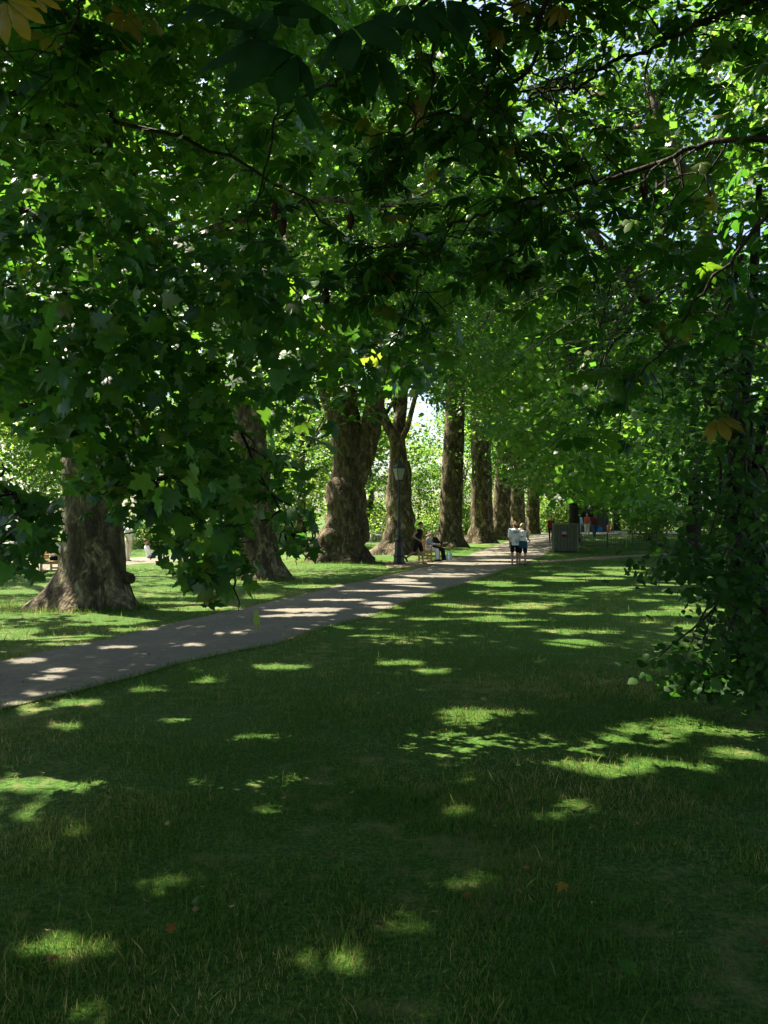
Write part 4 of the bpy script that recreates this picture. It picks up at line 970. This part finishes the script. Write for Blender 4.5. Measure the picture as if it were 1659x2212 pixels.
# couple on the path
cm = gp(1112, 1221)
tm, pel, neck, k = person(cm, R(8), 'bearded man in a white printed tshirt and black shorts on the path', 1.74, ((3, 3), (-2, 4)), ((6, 12, .12), (25, 75, .15)), 0, 'skin', ('black_hair', 'short'), ('white_cloth', 'long_hem_short'), ('black_cloth', 'shorts'), beard='black_hair')
for ch in list(tm.children):
    if ch.name.startswith('top'): TOPM = ch
tp = MB()
torso(tp, pel, neck, [(-.28, .19, .14), (0, .187, .138), (.25, .178, .13), (.5, .178, .125), (.74, .206, .14), (.93, .206, .118), (1.03, .10, .078)])
for s_ in (-1, 1):
    S_ = neck+Vector((.19*s_, 0, -.045)); a, ab = ((6, .12), (25, .15))[0 if s_ < 0 else 1]
    cap(tp, S_, S_+dirv(a, ab*s_)*.24, .072, .075)
o = fuse(tp, 'tshirt', M['white_cloth'], tm, .011); bpy.data.objects.remove(TOPM)
def shirt_print(parent, pel, neck):
    m = MB(); z = pel.z+.37; y = -.152
    for c, d in (((0, y, z+.035), (.20, .012, .014)), ((0, y, z-.035), (.20, .012, .014)), ((-.095, y, z), (.012, .012, .058)), ((.095, y, z), (.012, .012, .058)), ((0, y, z), (.13, .012, .022))): m.box(c, d)
    m.build('shirt_print', M['print_ink'], parent)
    m = MB(); zc = pel.z+.03
    m.lathe([(.085, -.10), (.11, -.06), (.115, 0), (.10, .06), (.07, .10)], (.035, -.065, zc), 14, sy=.78); m.build('shirt_print', M['print_grey'], parent, True)
shirt_print(tm, pel, neck)
cw = gp(1129, 1221)
tw, pel, neck, k = person(cw, R(150), 'blonde woman in white vest, blue jacket tied round her waist, beside the bearded man', 1.66, ((2, 4), (-3, 5)), ((15, 55, .12), (5, 60, .10)), 0, 'skin', ('blond_hair', 'pony'), ('white_cloth', 'vest'), ('black_cloth', 'shorts'), female=True, head_turn=-20)
jm = MB(); torso(jm, pel, neck, [(-.42, .205, .165), (-.2, .20, .16), (.05, .185, .145), (.16, .165, .13)]); cap(jm, pel+Vector((-.05, -.14, .04)), pel+Vector((-.07, -.16, -.22)), .03, .025); cap(jm, pel+Vector((.04, -.14, .04)), pel+Vector((.06, -.16, -.2)), .03, .025)
fuse(jm, 'tied_jacket', M['teal_cloth'], tw, .012)
# jogger
cj = gp(903, 1218)
person(cj, R(62), 'jogger in black vest, shorts and cap mid stride between lamp post and bench', 1.76, ((-16, 42), (18, 12)), ((-38, 95, .14), (20, 95, .10)), 9, 'skin', ('black_hair', 'cap'), ('black_cloth', 'vest'), ('black_cloth', 'shorts'), shoe='brown_hair')
# pair on the bench (facing +x)
cb, sb = math.cos(R(-16)), math.sin(R(-16))
s1 = Vector((bb.x+.02*cb+.48*sb, bb.y-.48*cb, bb.z)); s2 = Vector((bb.x+.08*cb-.35*sb, bb.y+.35*cb, bb.z))
person(s1, R(74), 'white haired person in grey top and white trousers on the park bench', 1.64, ((84, 84), (84, 80)), ((30, 60, .05), (30, 60, .05)), 6, 'pale_skin', ('white_hair', 'bob'), ('grey_cloth', 'long'), ('white_cloth', 'trousers'), seat=.46, female=True, head_turn=-15)
person(s2, R(72), 'grey haired person in dark jacket and trousers on the far bench end', 1.70, ((84, 78), (86, 74)), ((30, 65, .05), (35, 60, .05)), 10, 'pale_skin', ('grey_hair', 'short'), ('black_cloth', 'long'), ('black_cloth', 'trousers'), seat=.46)
bg_ = MB(); bx = s2+Vector((.66, -.5, 0)); bg_.box((0, 0, .17), (.14, .34, .34), bev=.03); 
tb = empty('bag', bx, .3); tag(tb, 'pale shopping bag on the ground at the feet of the bench sitters', 'bag'); bg_.build('body', M['pale_blue_cloth'], tb)
for s_ in (-1, 1):
    m = MB(); m.tube([(.03*s_, -.09, .33), (.03*s_, -.07, .44), (.03*s_, 0, .48), (.03*s_, .07, .44), (.03*s_, .09, .33)], .008, 6); m.build('handle', M['black_cloth'], tb, True)
# reader on the left bench
s3 = Vector((bl2.x+.03, bl2.y-.25, bl2.z))
person(s3, R(100), 'reader in a white shirt and black trousers seated on the far left bench', 1.72, ((84, 84), (86, 78)), ((40, 70, .05), (40, 70, .05)), 4, 'skin', ('black_hair', 'short'), ('white_cloth', 'long'), ('black_cloth', 'trousers'), seat=.46)
# people behind
for u, v, rz, lab, kw in [
    (278, 1212, 70, 'person in a white top standing half hidden right of the nearest plane trunk', dict(top=('white_cloth', 'short'), bottom=('cream_cloth', 'trousers'), hair=('brown_hair', 'short'))),
    (678, 1172, 20, 'person in dark clothes standing at the left side of the burly plane', dict(top=('navy_cloth', 'long'), bottom=('black_cloth', 'trousers'), hair=('brown_hair', 'short'))),
    (1190, 1171, 0, 'walker in red with dark leggings on the path left of the bin store', dict(top=('red_cloth', 'long'), bottom=('black_cloth', 'leggings'), hair=('brown_hair', 'long'), female=True, legs=((14, 8), (-12, 22)))),
    (1251, 1157, 10, 'walker in pale blue beyond the bin store, left of the orange top', dict(top=('pale_blue_cloth', 'long'), bottom=('grey_cloth', 'trousers'), hair=('brown_hair', 'short'))),
    (1268, 1158, -10, 'walker in an orange top and cream trousers beyond the bin store', dict(top=('orange_cloth', 'short'), bottom=('cream_cloth', 'trousers'), hair=('brown_hair', 'long'), female=True, legs=((10, 6), (-8, 12)))),
    (1284, 1160, 5, 'walker in a dark red top and blue jeans carrying a blue bag', dict(top=('dark_red_cloth', 'long'), bottom=('denim', 'trousers'), hair=('black_hair', 'short'), skin='dark_skin', legs=((12, 6), (-9, 14))))]:
    person(gp(u, v), R(rz), lab, 1.72, kw.pop('legs', ((4, 5), (-4, 6))), ((6, 14, .1), (8, 16, .1)), 0, fine=False, **kw)
person(gp(632, 1168), R(60), 'person in white seated on the grass left of the burly plane', 1.7, ((75, 60), (70, 65)), ((20, 40, .1), (20, 40, .1)), -8, top=('white_cloth', 'long'), bottom=('white_cloth', 'trousers'), hair=('brown_hair', 'short'), seat=.02, fine=False)
person(gp(322, 1206), R(120), 'person in pale grey seated on the grass between the first two plane trunks', 1.7, ((70, 60), (75, 70)), ((25, 40, .1), (25, 40, .1)), -14, top=('white_cloth', 'long'), bottom=('grey_cloth', 'trousers'), hair=('brown_hair', 'short'), seat=.02, fine=False)
person(gp(1315, 1157), R(-30), 'small child in pink on the crossing path, right of the walkers', .95, ((8, 6), (-8, 10)), ((8, 14, .1), (8, 16, .1)), 0, top=('pink_cloth', 'short'), bottom=('pink_cloth', 'shorts'), hair=('brown_hair', 'short'), fine=False)
c = gp(1292, 1160); tb = empty('bag', c+Vector((.12, -.05, .36)), .2); tag(tb, 'bright blue bag hanging from the hand of the walker in dark red', 'bag')
m = MB(); m.box((0, 0, .16), (.30, .14, .32), bev=.03); m.build('body', M['bag_blue'], tb)
m = MB(); m.tube([(-.09, 0, .31), (-.06, 0, .42), (0, 0, .46), (.06, 0, .42), (.09, 0, .31)], .01, 6); m.build('handle', M['bag_blue'], tb, True)

# ------------------------------------------------------------------ bin store with a notice
b0 = gp(1222, 1193); sc_ = b0.y/FD; W_, H_, D_ = 50*sc_, 60*sc_, .9
t = empty('bin_store', b0, R(-9)); tag(t, 'square dark timber bin store with a coloured notice beside the path', 'bin store')
m = MB(); nb = 7
for k in range(nb): m.box((-W_/2+W_/nb*(k+.5), 0, H_/2+.02), (W_/nb-.022, .035, H_-.08), bev=.004)
m.build('front_panel', M['bin_wood'], t)
m = MB()
for k in range(nb): m.box((-W_/2+W_/nb*(k+.5), D_, H_/2+.02), (W_/nb-.008, .035, H_-.08), bev=.004)
m.build('rear_panel', M['bin_wood'], t)
for s_ in (-1, 1):
    m = MB()
    for k in range(7): m.box((s_*(W_/2-.02), .04+(D_-.08)/7*(k+.5), H_/2+.02), (.032, (D_-.08)/7-.008, H_-.08), bev=.004)
    m.build('side_panel', M['bin_wood'], t)
for sx in (-1, 1):
    for y in (-.012, D_+.012):
        m = MB(); m.box((sx*(W_/2+.012), y, H_/2), (.06, .06, H_), bev=.006); m.build('corner_post', M['bin_trim'], t)
m = MB(); m.box((0, D_/2, H_+.025), (W_+.10, D_+.10, .045), bev=.01); m.build('lid', M['bin_trim'], t)
m = MB(); m.box((0, .032, H_/2), (W_-.1, .015, H_-.12)); m.build('lining', M['iron'], t)  # not a real lining: dark sheet standing in for shade between the planks
m = MB(); m.box((0, D_/2, .02), (W_-.06, D_-.06, .05)); m.build('plinth', M['iron'], t)
nz_ = MB(); zc = H_*.66; x0 = -W_*.06; wn = .27
nz_.box((x0, -.028, zc+.10), (wn, .012, .09), M['sign_blue']); nz_.box((x0, -.028, zc), (wn, .012, .10), M['sign_red']); nz_.box((x0, -.028, zc-.10), (wn*.8, .012, .09), M['sign_black'])
nz_.box((x0, -.0355, zc+.085), (wn*.8, .004, .012), M['white_cloth']); nz_.box((x0, -.0355, zc+.01), (wn*.7, .004, .012), M['white_cloth'])
nz_.build('notice', None, t)

# ------------------------------------------------------------------ fences, deckchair, kiosk
def railing(label, a, b, h, mat, step=.14, name='iron_fence', post=2.0):
    a, b = Vector(a), Vector(b); L = (b-a).length; t = empty(name, a, math.atan2(b.y-a.y, b.x-a.x)); tag(t, label, 'fence')
    dz = b.z-a.z
    m = MB()
    for z in (.14, h-.06): m.tube([(0, 0, z), (L, 0, z+dz)], .016, 6)
    m.build('rail', mat, t)
    m = MB(); n = int(L/step)
    for i in range(n): x = (i+.5)*step; m.tube([(x, 0, .05+dz*x/L), (x, 0, h+dz*x/L)], .009, 5)
    m.build('bars', mat, t)
    n = max(1, int(L/post))
    for i in range(n+1):
        m = MB(); x = L*i/n; z = dz*i/n; m.box((x, .03, z+h/2), (.05, .05, h+.08), bev=.006); m.ball((x, .03, z+h+.06), .035, 8, 6); m.build('post', mat, t)
    return t
railing('low dark iron fence along the lawn edge right of the bin store', gd(1256, 44), gd(1420, 47), .75, M['iron'])
railing('white painted railing between the burly plane and the lamp post, beyond the lawn', gd(784, 56), gd(838, 58), .95, M['white_paint'], .16, 'white_railing')
# curved white handrail left of the railing
a = gd(786, 55.2); t = empty('handrail', a); tag(t, 'curving white handrail sloping down behind the burly plane', 'handrail')
m = MB(); m.tube([(-.4, 0, 1.35), (.1, 0, 1.2), (.5, 0, .85), (.9, 0, .72), (1.5, 0, .66)], .03, 8); m.build('rail', M['white_paint'], t, True)
for x, z in ((-.35, 1.3), (.5, .85), (1.4, .66)):
    m = MB(); m.tube([(x, 0, -.05), (x, 0, z)], .028, 8); m.build('post', M['white_paint'], t, True)
# deckchair
a = gd(1002, 62); t = empty('deck_chair', a, R(70)); tag(t, 'blue and white striped deckchair showing between two straight plane trunks', 'deckchair')
m = MB(); ns_ = 7
for k in range(ns_):
    x0 = -.25+.5*k/ns_; x1 = -.25+.5*(k+1)/ns_; cs = M['blue_cloth'] if k % 2 == 0 else M['white_cloth']
    pr = [(-.35, 1.05), (-.22, .72), (-.02, .42), (.2, .33), (.42, .42)]
    vs = []; 
    for y, z in pr: vs += [(x0, -y, z), (x1, -y, z)]
    for y, z in pr: vs += [(x0, -y, z-.008), (x1, -y, z-.008)]
    fs = []
    for i in range(4): fs += [(2*i, 2*i+1, 2*i+3, 2*i+2), (10+2*i+2, 10+2*i+3, 10+2*i+1, 10+2*i)]
    m.add(vs, fs, cs)
m.build('canvas', None, t)
for s_ in (-1, 1):
    m = MB(); m.tube([(s_*.28, .40, 1.12), (s_*.28, -.5, .02)], .02, 6); m.tube([(s_*.31, .45, .02), (s_*.31, -.48, .45)], .02, 6); m.build('frame', M['oak'], t)
# kiosk behind the walkers
a = gd(1283, 78); t = empty('kiosk', a); tag(t, 'dark roofed park kiosk far behind the walkers', 'kiosk')
m = MB(); m.box((0, 1.2, 1.2), (3.0, 2.2, 2.4), bev=.02); m.build('wall', M['grey_wall'], t)
m = MB(); m.box((0, .9, 2.53), (3.8, 3.4, .2), bev=.03); m.lathe([(2.3, 2.64), (.4, 3.3)], (0, .9, 0), 4, rot=math.pi/4); m.build('roof', M['iron'], t)
m = MB(); m.box((-.4, .085, 1.45), (1.5, .04, .9)); m.build('hatch', M['sign_black'], t)
m = MB(); m.box((-.4, -.02, .96), (1.7, .2, .05)); m.build('counter', M['bin_trim'], t)
for x in (-1.7, 1.7):
    m = MB(); m.box((x, -.6, 1.2), (.09, .09, 2.42)); m.build('post', M['bin_trim'], t)

# ------------------------------------------------------------------ fallen leaves on the lawn
for i, (u, v, s_, mat, lab) in enumerate([(1165, 1655, .07, 'orange_leaf', 'orange fallen leaf at the left end of the brightest sunlit strip of lawn'), (1143, 1893, .06, 'orange_leaf', 'orange fallen leaf in the small sunlit strip below the middle of the lawn'),
                                    (105, 2092, .07, 'orange_leaf', 'reddish fallen leaf in the sunlit patch at lower left'), (375, 2035, .08, 'orange_leaf', 'brown fallen leaf in shade right of the lower left sunlit patch'),
                                    (1048, 1520, .10, 'yellow_leaf', 'upright dry leaf on the grey green shaded middle of the lawn'), (1345, 2125, .13, 'clover', 'broad green fallen leaf lying in the dark lower right grass'),
                                    (1010, 1958, .07, 'orange_leaf', 'rust fallen leaf just below the small sunlit strip of lawn'), (420, 1975, .10, 'clover', 'green fallen leaf in the shade above the lower left corner'),
                                    (1350, 1960, .11, 'clover', 'pale green fallen leaf in shade right of the lower middle'), (1220, 1930, .09, 'yellow_leaf', 'pale curled fallen leaf in shade below the orange one'), (820, 1505, .06, 'yellow_leaf', 'small tan fallen leaf on the shaded lawn below the path bend')]):
    c = gp(u, v); N, T = orient(1, (0, -.35, .9), .2, 0)
    o = leaf_mesh('fallen_leaf', np.zeros((1, 3)), N, T, np.array([s_*.6]), T_LOBED, M[mat], None, np.array([.8]))
    o.location = (c.x, c.y, c.z+.03+.2*s_); tag(o, lab, 'leaf', 'fallen leaves on the lawn')

# ------------------------------------------------------------------ light, sky, camera
w = bpy.data.worlds.new('World'); scene.world = w; w.use_nodes = True
nt = w.node_tree; bgn = nt.nodes['Background']
sky = nt.nodes.new('ShaderNodeTexSky'); sky.sky_type = 'NISHITA'; sky.sun_disc = False
el = math.asin(SUN[2]); az = math.atan2(SUN[0], SUN[1])
sky.air_density = .9; sky.dust_density = 2.5; sky.ozone_density = .8
sky.sun_elevation = el; sky.sun_rotation = az % (2*math.pi)
nt.links.new(sky.outputs[0], bgn.inputs[0]); bgn.inputs[1].default_value = 0.07
sl = bpy.data.lights.new('sun', 'SUN'); sl.energy = 5.0; sl.angle = R(.42); sl.color = (1, .91, .76)
so = bpy.data.objects.new('sun', sl); col.objects.link(so)
so.rotation_euler = Vector(SUN).to_track_quat('Z', 'Y').to_euler(); so.location = (-20, 20, 40)
cam = bpy.data.cameras.new('camera'); co = bpy.data.objects.new('camera', cam); col.objects.link(co)
co.location = (0, 0, EYE); co.rotation_euler = (math.pi/2, 0, 0)
cam.sensor_fit = 'VERTICAL'; cam.sensor_height = 36; cam.lens = 36*FD/2212; cam.shift_y = (HZ-1106)/2212
cam.clip_end = 3000; cam.clip_start = .05
scene.camera = co
vs_ = scene.view_settings; vs_.view_transform = 'Standard'; vs_.look = 'None'; vs_.exposure = 2.25; vs_.gamma = 1
cy = scene.cycles; cy.max_bounces = 7; cy.diffuse_bounces = 4; cy.glossy_bounces = 2; cy.transmission_bounces = 5; cy.transparent_max_bounces = 4
cy.use_denoising = True; cy.sample_clamp_indirect = 4.0
